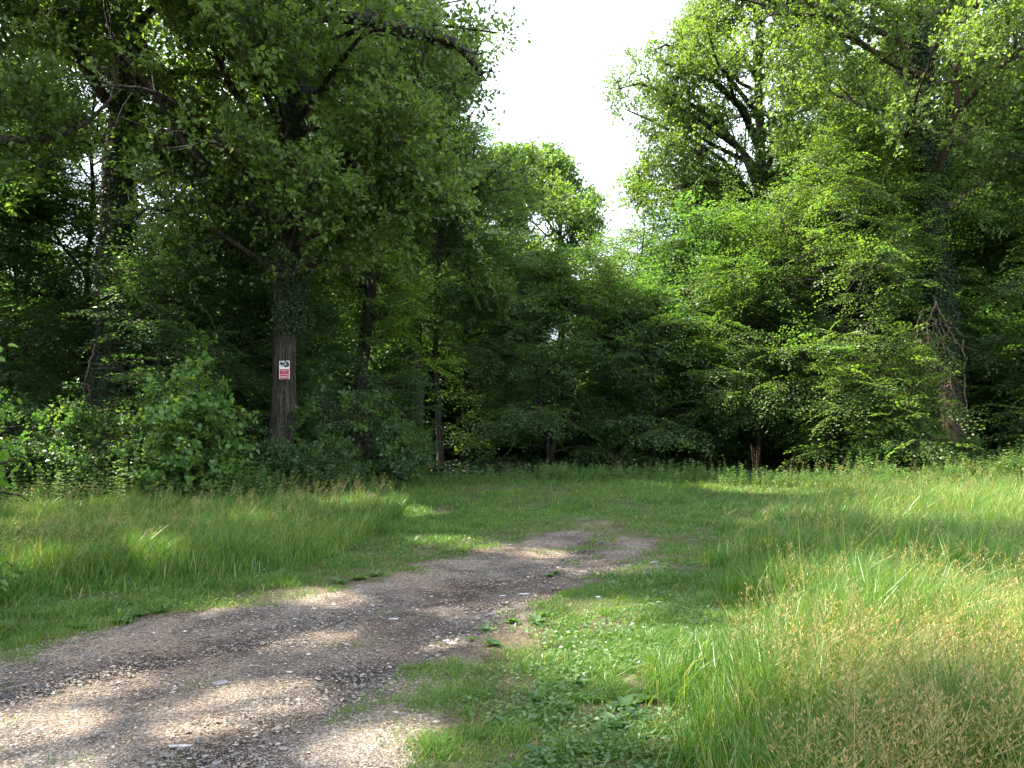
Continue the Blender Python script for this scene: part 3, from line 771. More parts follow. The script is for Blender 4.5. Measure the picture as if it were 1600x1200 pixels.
shrub('lit broad-leaved sprig at the left edge of the frame', 'lime_shrub', 302, -4.85, 6.3, 2.0, .34, M_LIME, multi=2, nl=8, n2=4, ncl=3, leafsize=.8, tpl=T8, first=.7, keep=lambda C: project(C)[0] < -14)
br = shrub('arching bramble thicket in the shade of the forest edge', 'bramble_bush', 303, -8.6, 16.8, 1.35, 1.15, M_DARKB, multi=6, nl=8, n2=4, ncl=4, leafsize=.9, group='bramble thickets along the forest edge', tint=.6)
br2 = shrub('leafy hazel bush in the shade of the forest edge', 'hazel_bush', 304, -4.6, 20.5, 2.2, 1.3, M_DARKB, multi=6, nl=8, n2=4, ncl=4, leafsize=1.2, sparse=.58, group='hazel bushes along the forest edge', tint=.6)
rs = np.random.default_rng(9)
for (x, y, k, s) in [(-10.4, 17.2, 0, 1), (-12.0, 16.9, 0, 1.1), (-13.6, 17.6, 0, 1), (-7.7, 17.6, 0, .75), (-5.4, 18.0, 0, .62), (-4.9, 18.8, 0, .66), (-3.9, 21.8, 0, .9), 
                  (-6.3, 17.9, 0, .62), (-9.4, 18.6, 1, .7), (-12.6, 18.4, 1, .75), (-14.2, 19.4, 1, 1.0), (-3.4, 23.6, 1, .6), (12.4, 25.0, 1, .55),
                  (12.6, 24.2, 0, .9), (14.6, 24.2, 0, .6), (19.6, 22.8, 0, 1.1), (21.2, 24, 1, 1.2)]:
    r = copy_tree(br if k == 0 else br2, (x, y, g1(x, y)), rs.uniform(0, 6.28), s)
# dense low hornbeam bushes inside the wood
inner = []
for i in range(2):
    t = make_tree('hornbeam_bush', 320 + i, (60 + 8 * i, 90), 4.6, .05, .2, 3.0, style='beech', nl=24, n2=7, ncl=4, mat=M_DARKB, protos=SPRF, prune=False)[0]
    inner.append(t)
pl = []
tries = 0
usedb = set()
while len(pl) < 110 and tries < 5000:
    tries += 1
    y = 27 + 45 * rs.uniform(0, 1) ** 1.2; x = rs.uniform(-.85, .85) * y
    if y < 31 and -9 < x < 20: continue
    if y < 40 and -5 < x < 14: continue
    if x / y < -.35 and 36 < y < 58: continue
    if any(math.hypot(x - a, y - b) < 2.6 for a, b in pl): continue
    if any(math.hypot(x - a, y - b) < 1.4 for a, b in heroes): continue
    pl.append((x, y)); k = len(pl) % 2
    sc = rs.uniform(.7, 1.15)
    if k not in usedb:
        usedb.add(k); r = inner[k]; r.location = (x, y, g1(x, y))
    else: r = copy_tree(inner[k], (x, y, g1(x, y)), rs.uniform(0, 6.28), sc)
    tag(r, 'low hornbeam bush growing in the dark forest interior', 'shrub', 'low bushes inside the forest')

# ------------------------------------------------------------------ grass and herbs
def blades(mb, rng, x, y, h, w, lean, tint, mat=0, seg=3, wind=(.35, -.1)):
    n = len(x)
    z = gh(x, y) - .01
    a = rng.uniform(0, 2 * pi, n)
    ld = np.stack([np.cos(a) + wind[0], np.sin(a) + wind[1]], 1) * (lean * h)[:, None]
    fa = rng.uniform(0, pi, n)
    sx, sy = np.cos(fa), np.sin(fa)
    ts = np.linspace(0, 1, seg)
    V = np.empty((n, seg, 2, 3))
    for i, t in enumerate(ts):
        cx = x + ld[:, 0] * t ** 2; cy_ = y + ld[:, 1] * t ** 2
        cz = z + h * (t - .22 * np.minimum(lean, 1.2) * t ** 3)
        ww = w * (1 - t ** 1.6 * .9) * .5
        V[:, i, 0] = np.stack([cx - sx * ww, cy_ - sy * ww, cz], 1)
        V[:, i, 1] = np.stack([cx + sx * ww, cy_ + sy * ww, cz], 1)
    b = np.array([[2 * i, 2 * i + 1, 2 * i + 3, 2 * i + 2] for i in range(seg - 1)])
    Fc = (b[None] + (np.arange(n) * seg * 2)[:, None, None]).reshape(-1, 4)
    mb.add(V.reshape(-1, 3), Fc, mat, np.repeat(tint, seg * 2))

def rightlimit(y):      # where the tall stand on the right begins
    return np.interp(y, [2, 3.6, 5, 7, 10, 14, 20], [.95, 1.15, 1.35, 2.0, 3.2, 5.2, 8.5])
def tallness(x, y):
    sd_ = path_sd(x, y)
    n = vnoise(x, y, 31, .7) - .5
    left = (x < np.interp(y, [4, 8, 11, 14, 18, 24], [-3.5, -2.4, -2.2, -2.0, -3.2, -3.5]))
    tl = np.clip((sd_ - 1.0 + n * .8) / 1.4, 0, 1) * left
    tr = np.clip((x - rightlimit(y) + n * 1.5 + (vnoise(x, y, 33, 2.5) - .5) * .8 + .15) / 1.3, 0, 1)
    tb = np.clip((y - 19.5 + n * 3) / 3, 0, 1) * .28
    return np.maximum(np.maximum(tl, tr), tb), sd_
rg = np.random.default_rng(404)
def sample_field(n, ymin, ymax, fov=.78, pw=1.0):
    u = rg.uniform(0, 1, n)
    y = ymin * (ymax / ymin) ** u if pw == 1 else (ymin ** (1 - pw) + u * (ymax ** (1 - pw) - ymin ** (1 - pw))) ** (1 / (1 - pw))
    x = rg.uniform(-fov, fov, n) * y + rg.uniform(-.3, .3, n)
    return x, y
# short turf
x, y = sample_field(900000, 2.6, 27)
tl, sd_ = tallness(x, y)
bare = vnoise(x, y, 41, 1.1) * .5 + vnoise(x, y, 42, 3.3) * .5
bare2 = vnoise(x, y, 43, .8) * .45 + vnoise(x, y, 42, 2.6) * .35 + vnoise(x, y, 40, 7) * .2
p = np.clip((sd_ + (bare - .5) * 1.7 + .18) / .5, 0, 1) * np.clip((bare2 - .29) / .12, .12, 1)
p = np.maximum(p, np.clip((y - 8.6) / 2.2, 0, 1) * np.clip((bare2 - .44 + .04 * np.clip(y - 11, 0, 3)) / .10, 0, .85) * (sd_ > -2))
p = np.maximum(p, .05 * (vnoise(x, y, 44, 2.4) > .74) * (vnoise(x, y, 45, 6) > .5))
fade = np.clip((y - 9) / 3, 0, 1) * (np.abs(sd_) < .9) * .25
k = rg.uniform(0, 1, len(x)) < p * (1 - .55 * tl) * (1 - fade) * (.8)
x, y, tl, sd_ = x[k], y[k], tl[k], sd_[k]
h = (.035 + .05 * rg.uniform(0, 1, len(x)) + .07 * np.clip(sd_ - .4, 0, 1.6) * vnoise(x, y, 46, .8)) * (.6 + .8 * vnoise(x, y, 47, 2))
h *= np.where(sd_ < 0, .6, 1)
w = .0036 + .0006 * y
h *= .55 + .9 * vnoise(x, y, 57, 5)
t = np.clip(.36 + .30 * (vnoise(x, y, 48, .6) - .5) + .3 * (vnoise(x, y, 49, 2.5) - .5) + rg.normal(0, .12, len(x)), .02, .84)
t = np.where(rg.uniform(0, 1, len(x)) < .05, rg.uniform(.86, 1, len(x)), t)
mb = MB(); blades(mb, rg, x, y, h, w, rg.uniform(.2, 1.1, len(x)), t)
tag(mb.build('short_grass', [M_GRASS]), kind='stuff')
# tall grass
x, y = sample_field(760000, 2.3, 27)
tl, sd_ = tallness(x, y)
lefty = x < -1.5
k = rg.uniform(0, 1, len(x)) < tl * np.where(y < 6, .62, .8) * (sd_ > .35) * (.35 + .9 * vnoise(x, y, 51, 1.4))
x, y, tl, sd_ = x[k], y[k], tl[k], sd_[k]
lefty = x < -1.5
h = np.where(lefty, .34, .46) * (.55 + .75 * rg.uniform(0, 1, len(x)) ** .7) * (.45 + .55 * tl) * (.75 + .5 * vnoise(x, y, 52, .5))
h *= np.clip(1.25 - (y - 10) * .06, .45, 1)
w = (.0052 + .0006 * y) * rg.uniform(.6, 1.5, len(x))
h *= .7 + .6 * vnoise(x, y, 58, 2.3)
t = np.clip(.30 + .5 * (vnoise(x, y, 53, .5) - .45) + rg.normal(0, .18, len(x)), .02, .84)
t = np.where(rg.uniform(0, 1, len(x)) < .07, rg.uniform(.86, .97, len(x)), t)
mb = MB(); blades(mb, rg, x, y, h, w, rg.uniform(.1, .75, len(x)), t, seg=4)
tag(mb.build('tall_grass', [M_GRASS]), kind='stuff')
# flowering grass with loose straw-coloured panicles
def panicles(n, sel, hgt, spik, name, rng, ymin=2.3, ymax=12, tintr=(0, 1)):
    x, y = sample_field(n, ymin, ymax)
    tl, sd_ = tallness(x, y)
    k = sel(x, y, tl, sd_)
    x, y = x[k], y[k]; n = len(x)
    z = gh(x, y)
    h = hgt * rng.uniform(.65, 1.15, n)
    a = rng.uniform(0, 2 * pi, n); l = rng.uniform(.05, .35, n) * h
    dx = np.cos(a) * l + .08; dy = np.sin(a) * l
    ts = np.linspace(0, 1, 6)
    P = np.stack([x[:, None] + dx[:, None] * ts ** 2, y[:, None] + dy[:, None] * ts ** 2, z[:, None] + h[:, None] * (ts - .05 * ts ** 3)], -1)
    mb = MB()
    tt = rng.uniform(.15, .95, n)
    tubes(mb, P, np.tile(np.linspace(.0018, .0008, 6), (n, 1)) * (1 + .12 * y[:, None]), 3, 1, rng.uniform(.6, .97, n))
    # side branchlets carrying spikelets
    m = spik
    s = rng.uniform(.68, 1.0, (n, m))
    C, Tn = sample_path(P, s)
    aa = rng.uniform(0, 2 * pi, (n, m)); rl = (1.06 - s) * .30 * rng.uniform(.2, 1.1, (n, m)) * (hgt / .8)
    off = np.stack([np.cos(aa) * rl, np.sin(aa) * rl, rl * .55], -1)
    Q = (C + off)
    D = unit(off + np.array([0, 0, .02])).reshape(-1, 3); Q = Q.reshape(-1, 3)
    sz = np.repeat(.0095 + .0008 * y, m) * rng.uniform(.7, 1.3, n * m)
    add_leaves(mb, Q, D, unit(rng.standard_normal((n * m, 3))), sz * 1.25, sz * .30, np.clip(np.repeat(tt, m) + rng.normal(0, .12, n * m), 0, 1), T4, 0)
    # hair-fine branchlets
    hb = rng.uniform(0, 1, (n, m)) < .35
    A_ = C[hb]; B_ = (C + off)[hb]
    tubes(mb, np.stack([A_, B_], 1), np.tile([.0005, .0004], (len(A_), 1)) * (1 + .15 * A_[:, 1:2]), 3, 0, np.full(len(A_), .3))
    return mb.build(name, [M_SEED, M_GRASS])
o = panicles(14000, lambda x, y, tl, s: (x > rightlimit(y) - .1) & (rg.uniform(0, 1, len(x)) < np.clip(1.0 - (y - 3.2) * .36, .02, 1) * np.clip((x / y - .27) * 5, .06, 1) * .8 * (vnoise(x, y, 61, 1.3) ** 2 * 1.8)), .74, 34, 'seeding_grass', rg)
tag(o, kind='stuff')
o = panicles(16000, lambda x, y, tl, s: (x < -1.5) & (tl > .4) & (rg.uniform(0, 1, len(x)) < .30 * vnoise(x, y, 62, .6) + .04), .62, 12, 'seeding_grass', rg, 5, 19)
tag(o, kind='stuff')
o = panicles(16000, lambda x, y, tl, s: (x > 0) & (tl > .3) & (rg.uniform(0, 1, len(x)) < .12), .80, 12, 'seeding_grass', rg, 7, 24)
tag(o, kind='stuff')
x, y = sample_field(24000, 5.0, 22)
k = (x > rightlimit(y) + .3) & (rg.uniform(0, 1, len(x)) < .35 * vnoise(x, y, 66, .9)); x, y = x[k], y[k]
mb = MB(); blades(mb, rg, x, y, rg.uniform(.4, .95, len(x)), rg.uniform(.004, .009, len(x)) * (1 + .03 * y), rg.uniform(.05, .6, len(x)), rg.uniform(.1, .95, len(x)), seg=5)
tag(mb.build('tall_grass', [M_GRASS]), kind='stuff')
# straw: dead bent blades in the near right corner
x = rg.uniform(1.3, 4.2, 9000); y = rg.uniform(2.3, 5.2, 9000)
k = (x > rightlimit(y)) & (rg.uniform(0, 1, 9000) < np.clip((x / y - .28) * 3, 0, 1)); x, y = x[k], y[k]
mb = MB(); blades(mb, rg, x, y, rg.uniform(.3, .75, len(x)), np.full(len(x), .004), rg.uniform(.2, 1.2, len(x)), rg.uniform(.86, 1, len(x)), seg=4)
tag(mb.build('straw_grass', [M_GRASS]), kind='stuff')

# clover and small broad leaves between the blades
x, y = sample_field(120000, 2.6, 16)
tl, sd_ = tallness(x, y)
k = (rg.uniform(0, 1, len(x)) < np.clip(sd_ * 1.6 + .1, 0, 1) * (1 - tl) * (vnoise(x, y, 71, 1.3) > .46)) & (sd_ > -.15)
x, y = x[k], y[k]; n = len(x)
P = np.stack([x, y, gh(x, y) + rg.uniform(.01, .05, n)], 1)
D = unit(np.stack([rg.standard_normal(n), rg.standard_normal(n), rg.uniform(0, .6, n)], 1))
L = rg.uniform(.014, .04, n) * (.8 + .06 * y)
mb = MB(); add_leaves(mb, P, D, unit(rg.standard_normal((n, 3)) * .35 + np.array([0, 0, 1.])), L, L * .62, rg.uniform(0, 1, n), T4)
tag(mb.build('ground_cover', [M_HERB]), kind='stuff')

# herb thicket (nettle-like stems) along the forest edge
def herbs(mb, rng, x, y, H):
    n = len(x); z = gh(x, y)
    a = rng.uniform(0, 2 * pi, n); l = rng.uniform(0, .2, n) * H
    top = np.stack([x + np.cos(a) * l, y + np.sin(a) * l, z + H], 1); bot = np.stack([x, y, z - .02], 1)
    mid = (top + bot) / 2 + rng.normal(0, .01, (n, 3))
    tubes(mb, np.stack([bot, mid, top], 1), np.tile([.005, .004, .002], (n, 1)), 3, 0, np.full(n, .3))
    W = 9
    for j in range(W):
        f = .22 + .78 * j / (W - 1); c = bot * (1 - f) + top * f
        for q in range(3):
            an = j * 1.57 + q * 2.1 + rng.uniform(-.3, .3, n)
            D = np.stack([np.cos(an), np.sin(an), rng.uniform(-.35, .35, n) + .5 * (f > .9)], 1)
            L = (.115 - .06 * f ** 2) * rng.uniform(.7, 1.3, n) * np.sqrt(H / .8)
            add_leaves(mb, c, D, unit(np.array([0, 0, 1.]) + rng.standard_normal((n, 3)) * .3), L, L * .45, np.clip(rng.uniform(.1, .9, n) + .15 * (f > .85), 0, 1), T6)
n = 9000
x = rg.uniform(-17, 23, n)
yc = np.interp(x, [-17, -12, -8, -5.2, -4.4, -3, 0, 6, 10, 14, 18, 23], [15.2, 15.0, 14.9, 15.8, 17.6, 20.3, 22.2, 22.4, 21.2, 20.8, 20.2, 19.8])
y = yc + rg.normal(.9, .85, n)
k = rg.uniform(0, 1, n) < (.08 + 1.1 * vnoise(x, y, 81, .7)) * np.interp(x, [-17, -4, -2, 5, 8], [1, .9, .55, .6, 1])
x, y = x[k], y[k]
H = np.interp(x, [-17, -6, -3, 5, 9, 14, 23], [.80, .74, .40, .46, .66, .74, .9]) * rg.uniform(.4, 1.25, len(x)) * (.35 + 1.1 * vnoise(x, y, 82, .9))
mb = MB(); herbs(mb, rg, x, y, H)
tag(mb.build('undergrowth', [M_HERB]), kind='stuff')
# ferny ground layer inside the wood
n = 60000
y = 20 + 45 * rg.uniform(0, 1, n) ** 1.3; x = rg.uniform(-.85, .85, n) * y
ylim = np.interp(x, [-17, -12, -8, -5.2, -4.4, -3, 0, 6, 10, 14, 18, 23], [16, 16, 16, 17, 19, 22, 25, 25.3, 23.3, 22.6, 22, 21.5])
k = y > ylim; x, y = x[k], y[k]; n = len(x)
P = np.stack([x, y, gh(x, y) + rg.uniform(.05, .35, n)], 1)
D = unit(np.stack([rg.standard_normal(n), rg.standard_normal(n), rg.uniform(-.3, .5, n)], 1))
L = rg.uniform(.10, .26, n)
mb = MB(); add_leaves(mb, P, D, unit(rg.standard_normal((n, 3)) * .4 + np.array([0, 0, 1.])), L, L * .5, rg.uniform(0, .6, n), T4)
tag(mb.build('forest_floor_plants', [M_IVY]), kind='stuff')
# small yellow flecks that paint in the glow of sunlit grass in this strip
x = rg.uniform(5, 16, 1800); y = 19.5 + rg.normal(0, 1.6, 1800); n = len(x)
P = np.stack([x, y, gh(x, y) + rg.uniform(.12, .38, n)], 1)
mb = MB(); add_leaves(mb, P, unit(rg.standard_normal((n, 3))), unit(rg.standard_normal((n, 3)) * .5 + np.array([0, -.3, 1.])), .016, .014, rg.uniform(0, 1, n), T4)
tag(mb.build('sunlit_grass_flecks', [M_YEL]), kind='stuff')

# broad-leaved rosettes
def rosette(rng, nl=8, L=.12):
    mb = MB()
    a = np.arange(nl) * 2.4 + rng.uniform(0, .5, nl)
    D = np.stack([np.cos(a), np.sin(a), rng.uniform(.1, .5, nl)], 1)
    LL = L * rng.uniform(.7, 1.2, nl)
    add_leaves(mb, np.zeros((nl, 3)) + np.array([0, 0, .012]), D, np.tile([0, 0, 1.], (nl, 1)) + rng.standard_normal((nl, 3)) * .15, LL, LL * .48, rng.uniform(.0, .45, nl), T8)
    return mb
rp = np.random.default_rng(31)
pm = [rosette(rp, 8, .11), rosette(rp, 7, .085), rosette(rp, 9, .14)]
for m_ in pm: m_.v = [v * .8 for v in m_.v]
RM = [m_.mesh('rosette', [M_HERB], True) for m_ in pm]
def put_rosettes(pixels, label, group, ks):
    for (px, py) in pixels:
        X, Y = gp(px, py)
        me = RM[ks[int(rp.integers(0, len(ks)))]]
        o = bpy.data.objects.new('plantain', me); col.objects.link(o)
        o.location = (X, Y, g1(X, Y)); o.rotation_euler = (rp.normal(0, .1), rp.normal(0, .1), rp.uniform(0, 6.28)); o.scale = (1, 1, 1)
        tag(o, label, 'plant', group)
put_rosettes([(870, 1080), (905, 1070), (960, 1085), (885, 1110), (975, 1110), (990, 1125), (925, 1098), (845, 1095), (790, 1140), (845, 1190), (960, 1140), (1010, 1100)],
             'broad plantain rosette in the short turf right of the gravel', 'plantains in the near turf', [0, 2])
put_rosettes([(760, 985), (800, 975), (735, 1000), (770, 1010), (850, 965), (840, 975), (880, 958), (990, 905), (1010, 900), (960, 915), (1020, 915)],
             'plantain tuft along the ragged right edge of the gravel', 'plantains on the track edge', [0, 1, 2])
put_rosettes([(215, 955), (190, 965), (120, 975), (250, 950), (530, 905), (560, 900), (590, 895)],
             'plantain tuft along the left edge of the gravel', 'plantains on the left track edge', [0, 2])
put_rosettes([(868, 888), (860, 892)], 'isolated plantain tuft in the middle of the track', 'plantains in the track', [0])

# dry dock stalks
def stalk(label, px, y, h, seed):
    rng = np.random.default_rng(seed)
    X = (px - 800) / F * y
    mb = MB(); n = 4
    P = np.array([[[0, 0, 0], [rng.normal(0, .02), 0, h * .5], [rng.normal(0, .05), rng.normal(0, .03), h * rng.uniform(.8, 1)]] for _ in range(n)])
    P[:, 1:, 0] += (np.arange(n) - 1.5)[:, None] * np.array([.05, .10])
    tubes(mb, P, np.tile([.009, .007, .004], (n, 1)), 5, 0)
    t_ = rng.uniform(.5, 1, (n, 60)); C, _ = sample_path(P, t_)
    C = C.reshape(-1, 3) + rng.normal(0, .018, (n * 60, 3))
    add_leaves(mb, C, unit(rng.standard_normal((n * 60, 3))), unit(rng.standard_normal((n * 60, 3))), .016, .010, np.full(n * 60, .5), T4)
    o = mb.build('dock_stalk', [M_DOCK]); o.location = (X, y, g1(X, y))
    tag(o, label, 'dead plant')
stalk('tallest dry brown dock stalk before the dark gap, right of centre', 1178, 22.4, 1.35, 1)
stalk('short dry dock stalk just right of the tallest one', 1233, 22.8, 1.05, 2)
stalk('dry brown stalk in front of the broad dark hornbeam', 965, 24.5, .95, 3)
stalk('pale dry stalks before the ivy-hung oak on the left', 125, 16.2, 1.0, 4)
stalk('thin pale dry stalks left of the alder shrub', 172, 16.0, 1.1, 5)

# ------------------------------------------------------------------ gravel and litter on the track
def stone_mat():
    m, t, o = nt('loose_stone')
    a = t.nodes.new('ShaderNodeAttribute'); a.attribute_name = 'tint'
    r = ramp(t, [(0, (.04, .038, .04)), (.25, (.09, .08, .073)), (.6, (.165, .14, .118)), (.85, (.26, .23, .20)), (1, (.48, .46, .44))])
    t.links.new(a.outputs['Fac'], r.inputs[0])
    p = t.nodes.new('ShaderNodeBsdfPrincipled'); p.inputs['Roughness'].default_value = .8
    t.links.new(r.outputs[0], p.inputs['Base Color']); t.links.new(p.outputs[0], o.inputs[0])
    return m
M_STONE = stone_mat()
rk = np.random.default_rng(55)
n = 260000
y = 2.9 * (12.5 / 2.9) ** rk.uniform(0, 1, n); x = rk.uniform(-.75, .25, n) * y
sd_ = path_sd(x, y)
k = (sd_ < .12 * rk.standard_normal(n)) & (rk.uniform(0, 1, n) < .30 + .9 * np.clip(vnoise(x, y, 91, 1.2) - .25, 0, 1))
x, y = x[k], y[k]; n = len(x)
sz = np.clip(.0036 * np.exp(rk.normal(0, .55, n)), .0022, .020) * (.95 + .04 * y)
ico = np.array([[0, 0, .62], [1, 0, 0], [.3, .95, .1], [-.8, .6, -.05], [-.8, -.6, .08], [.3, -.95, -.05], [0, 0, -.6]])
icf = np.array([[0, 1, 2], [0, 2, 3], [0, 3, 4], [0, 4, 5], [0, 5, 1], [6, 2, 1], [6, 3, 2], [6, 4, 3], [6, 5, 4], [6, 1, 5]])
a = rk.uniform(0, 6.28, n); V = ico[None] * (1 + .22 * rk.standard_normal((n, 7, 3))) * (sz[:, None] * np.array([[1.25, .85, .75]]))[:, None, :]
ca, sa = np.cos(a)[:, None], np.sin(a)[:, None]
V = np.stack([V[..., 0] * ca - V[..., 1] * sa, V[..., 0] * sa + V[..., 1] * ca, V[..., 2]], -1) + np.stack([x, y, gh(x, y) + sz * .15], 1)[:, None]
mb = MB(); mb.add(V.reshape(-1, 3), (icf[None] + (np.arange(n) * 7)[:, None, None]).reshape(-1, 3), 0, np.repeat(rk.beta(2.2, 2.6, n), 7))
tag(mb.build('loose_gravel', [M_STONE]), kind='stuff')
# dead leaf bits and twigs
n = 5000
y = 2.9 * (14 / 2.9) ** rk.uniform(0, 1, n); x = rk.uniform(-.75, .35, n) * y
k = path_sd(x, y) < .5; x, y = x[k], y[k]; n = len(x)
mb = MB(); L = rk.uniform(.01, .035, n)
add_leaves(mb, np.stack([x, y, gh(x, y) + .006], 1), unit(np.stack([rk.standard_normal(n), rk.standard_normal(n), rk.normal(0, .15, n)], 1)), unit(rk.standard_normal((n, 3)) * .3 + np.array([0, 0, 1.])), L, L * rk.uniform(.2, .6, n), rk.uniform(0, 1, n), T4)
M_LIT = leaf_mat('dead_leaf', [(0, (.05, .035, .022)), (.6, (.16, .10, .055)), (1, (.34, .26, .17))], trans=.1)
tag(mb.build('leaf_litter', [M_LIT]), kind='stuff')

def flat_mat(name, c, rough=.85, bump=30):
    m, t, o = nt(name)
    g = t.nodes.new('ShaderNodeNewGeometry'); nn = noise(t, bump, 6, .65, g.outputs['Position'])
    r = ramp(t, [(.3, tuple(v * .6 for v in c)), (.7, tuple(min(1, v * 1.3) for v in c))]); t.links.new(nn.outputs[0], r.inputs[0])
    p = t.nodes.new('ShaderNodeBsdfPrincipled'); p.inputs['Roughness'].default_value = rough
    t.links.new(r.outputs[0], p.inputs['Base Color'])
    b = t.nodes.new('ShaderNodeBump'); b.inputs['Distance'].default_value = .004; t.links.new(nn.outputs[0], b.inputs['Height']); t.links.new(b.outputs[0], p.inputs['Normal'])
    t.links.new(p.outputs[0], o.inputs[0]); return m
M_CHAR = flat_mat('dark_bark_chip', (.045, .042, .045)); M_WOOD = flat_mat('grey_wood', (.40, .38, .40)); M_PALE = flat_mat('pale_chip', (.30, .30, .33)); M_ROCK = flat_mat('grey_stone', (.16, .15, .15), bump=60)
def lump(name, label, cat, px, py, size, mat, seed, sub=2):
    """rough chunk: displaced, flattened ball with a flat-ish foot"""
    rng = np.random.default_rng(seed)
    X, Y = gp(px, py)
    nu, nv = 12, 7
    V = []
    for i in range(nv):
        ph = -pi / 2 + pi * i / (nv - 1)
        for j in range(nu):
            th = 2 * pi * j / nu
            V.append([math.cos(ph) * math.cos(th), math.cos(ph) * math.sin(th), math.sin(ph)])
    V = np.array(V); V = np.sign(V) * np.abs(V) ** .75
    V *= 1 + .16 * rng.standard_normal((len(V), 1))
    V = V * np.array(size) / 2
    idx = np.arange(nu * nv).reshape(nv, nu)
    Fc = np.stack([idx[:-1], np.roll(idx[:-1], -1, 1), np.roll(idx[1:], -1, 1), idx[1:]], -1).reshape(-1, 4)
    mb = MB(); mb.add(V, Fc)
    o = mb.build(name, [mat]); o.location = (X, Y, g1(X, Y) + size[2] * .3); o.rotation_euler = (0, 0, rng.uniform(-.35, .35))
    tag(o, label, cat)
lump('bark_piece', 'dark bark chip on the gravel at the left, larger of two', 'bark', 62, 1060, (.12, .04, .022), M_CHAR, 1)
lump('bark_piece', 'dark bark chip touching the left frame edge', 'bark', 10, 1074, (.10, .05, .02), M_CHAR, 2)
lump('wood_splinter', 'pale straight wood splinter lying on the near gravel', 'wood', 281, 1156, (.13, .018, .01), M_WOOD, 3)
lump('stone', 'grey stone at the far right edge of the track', 'stone', 1022, 881, (.11, .07, .06), M_ROCK, 4)
lump('stone', 'dark stone in the middle of the near gravel', 'stone', 338, 1188, (.05, .035, .03), M_ROCK, 5)
lump('stone', 'bluish stone half sunk in the gravel near the track centre', 'stone', 345, 1056, (.10, .06, .022), M_ROCK, 6)
lump('stone', 'dark stone below the pale chips on the track', 'stone', 765, 958, (.09, .05, .04), M_ROCK, 7)
lump('chip', 'broadest pale chip on the dark far part of the track', 'chip', 818, 918, (.11, .05, .01), M_PALE, 8)
lump('chip', 'small pale chip left of the broadest one', 'chip', 785, 920, (.07, .035, .01), M_PALE, 9)
lump('chip', 'pale chip on the shaded track near its right edge', 'chip', 706, 1002, (.07, .035, .012), M_PALE, 10)
lump('chip', 'pale chip beside the turf edge, nearer than the dark stone', 'chip', 697, 997, (.05, .03, .012), M_PALE, 11)
lump('chip', 'white chip lying in the turf right of the track', 'chip', 935, 936, (.05, .035, .03), M_PALE, 12)
lump('chip', 'white chip at the bottom edge in the turf', 'chip', 828, 1194, (.035, .025, .015), M_PALE, 13)
lump('chip', 'pale chip on the left half of the track', 'chip', 615, 961, (.08, .035, .012), M_PALE, 14)

# ------------------------------------------------------------------ dead vines on the ivy-covered oak (hanging tangle)
rv = np.random.default_rng(17)
mb = MB(); orgL = np.array(LT[0].location)
def vine(pts, r=.018):
    pts = np.array([at(px, py, Y) for px, py, Y in pts]); q = np.linspace(0, len(pts) - 1, 14)
    c = np.stack([np.interp(q, np.arange(len(pts)), pts[:, i]) for i in range(3)], 1)
    c[1:-1] += rv.normal(0, .03, (12, 3))
    tubes(mb, (c - orgL)[None], np.linspace(r, r * .5, 14)[None], 6, 0)
for v in [[(1462, 470, 26.6), (1452, 500, 26.5), (1448, 540, 26.4), (1440, 575, 26.3)], [(1462, 470, 26.6), (1470, 490, 26.5), (1485, 520, 26.4), (1500, 545, 26.4)],
          [(1455, 480, 26.6), (1436, 490, 26.3), (1431, 530, 26.2), (1428, 560, 26.2)], [(1440, 530, 26.3), (1425, 555, 26.2), (1418, 575, 26.2), (1423, 598, 26.2)],
          [(1437, 534, 26.3), (1415, 545, 26.2), (1410, 565, 26.2)], [(1440, 540, 26.4), (1450, 580, 26.4), (1464, 600, 26.4), (1480, 612, 26.5)],
          [(1482, 600, 26.5), (1465, 625, 26.4), (1462, 645, 26.4)], [(1480, 610, 26.5), (1470, 630, 26.3), (1475, 655, 26.3)], [(1476, 600, 26.4), (1468, 620, 26.3), (1450, 640, 26.3)],
          [(1484, 590, 26.5), (1486, 625, 26.45), (1484, 660, 26.5)], [(1450, 540, 26.4), (1434, 532, 26.3), (1424, 536, 26.2)], [(1505, 530, 26.5), (1508, 600, 26.6), (1512, 680, 26.8), (1515, 735, 26.9)]]:
    vine(v, .03)
for i in range(46):
    x0 = rv.uniform(1435, 1482); y0 = rv.uniform(490, 600); 
    vine([(x0, y0, 26.45), (x0 + rv.normal(0, 10), y0 + rv.uniform(8, 25), 26.35), (x0 + rv.normal(0, 18), y0 + rv.uniform(20, 62), 26.3)], .014)
mb.build('dead_vine', [M_DRY], LT[0])
# two pale vine stems on the huge oak
mb = MB(); orgL = np.array(A[0].location)
for v in [[(148, 540, 19.3), (138, 575, 19.2), (130, 620, 19.2), (128, 650, 19.3)], [(136, 600, 19.2), (142, 625, 19.2), (155, 645, 19.3)], [(150, 80, 19.3), (158, 150, 19.2), (156, 170, 19.2)], [(196, 590, 19.3), (215, 585, 19.0), (235, 590, 18.8), (255, 602, 18.7)]]:
    vine(v, .02)
mb.build('dead_vine', [M_DRY], A[0])

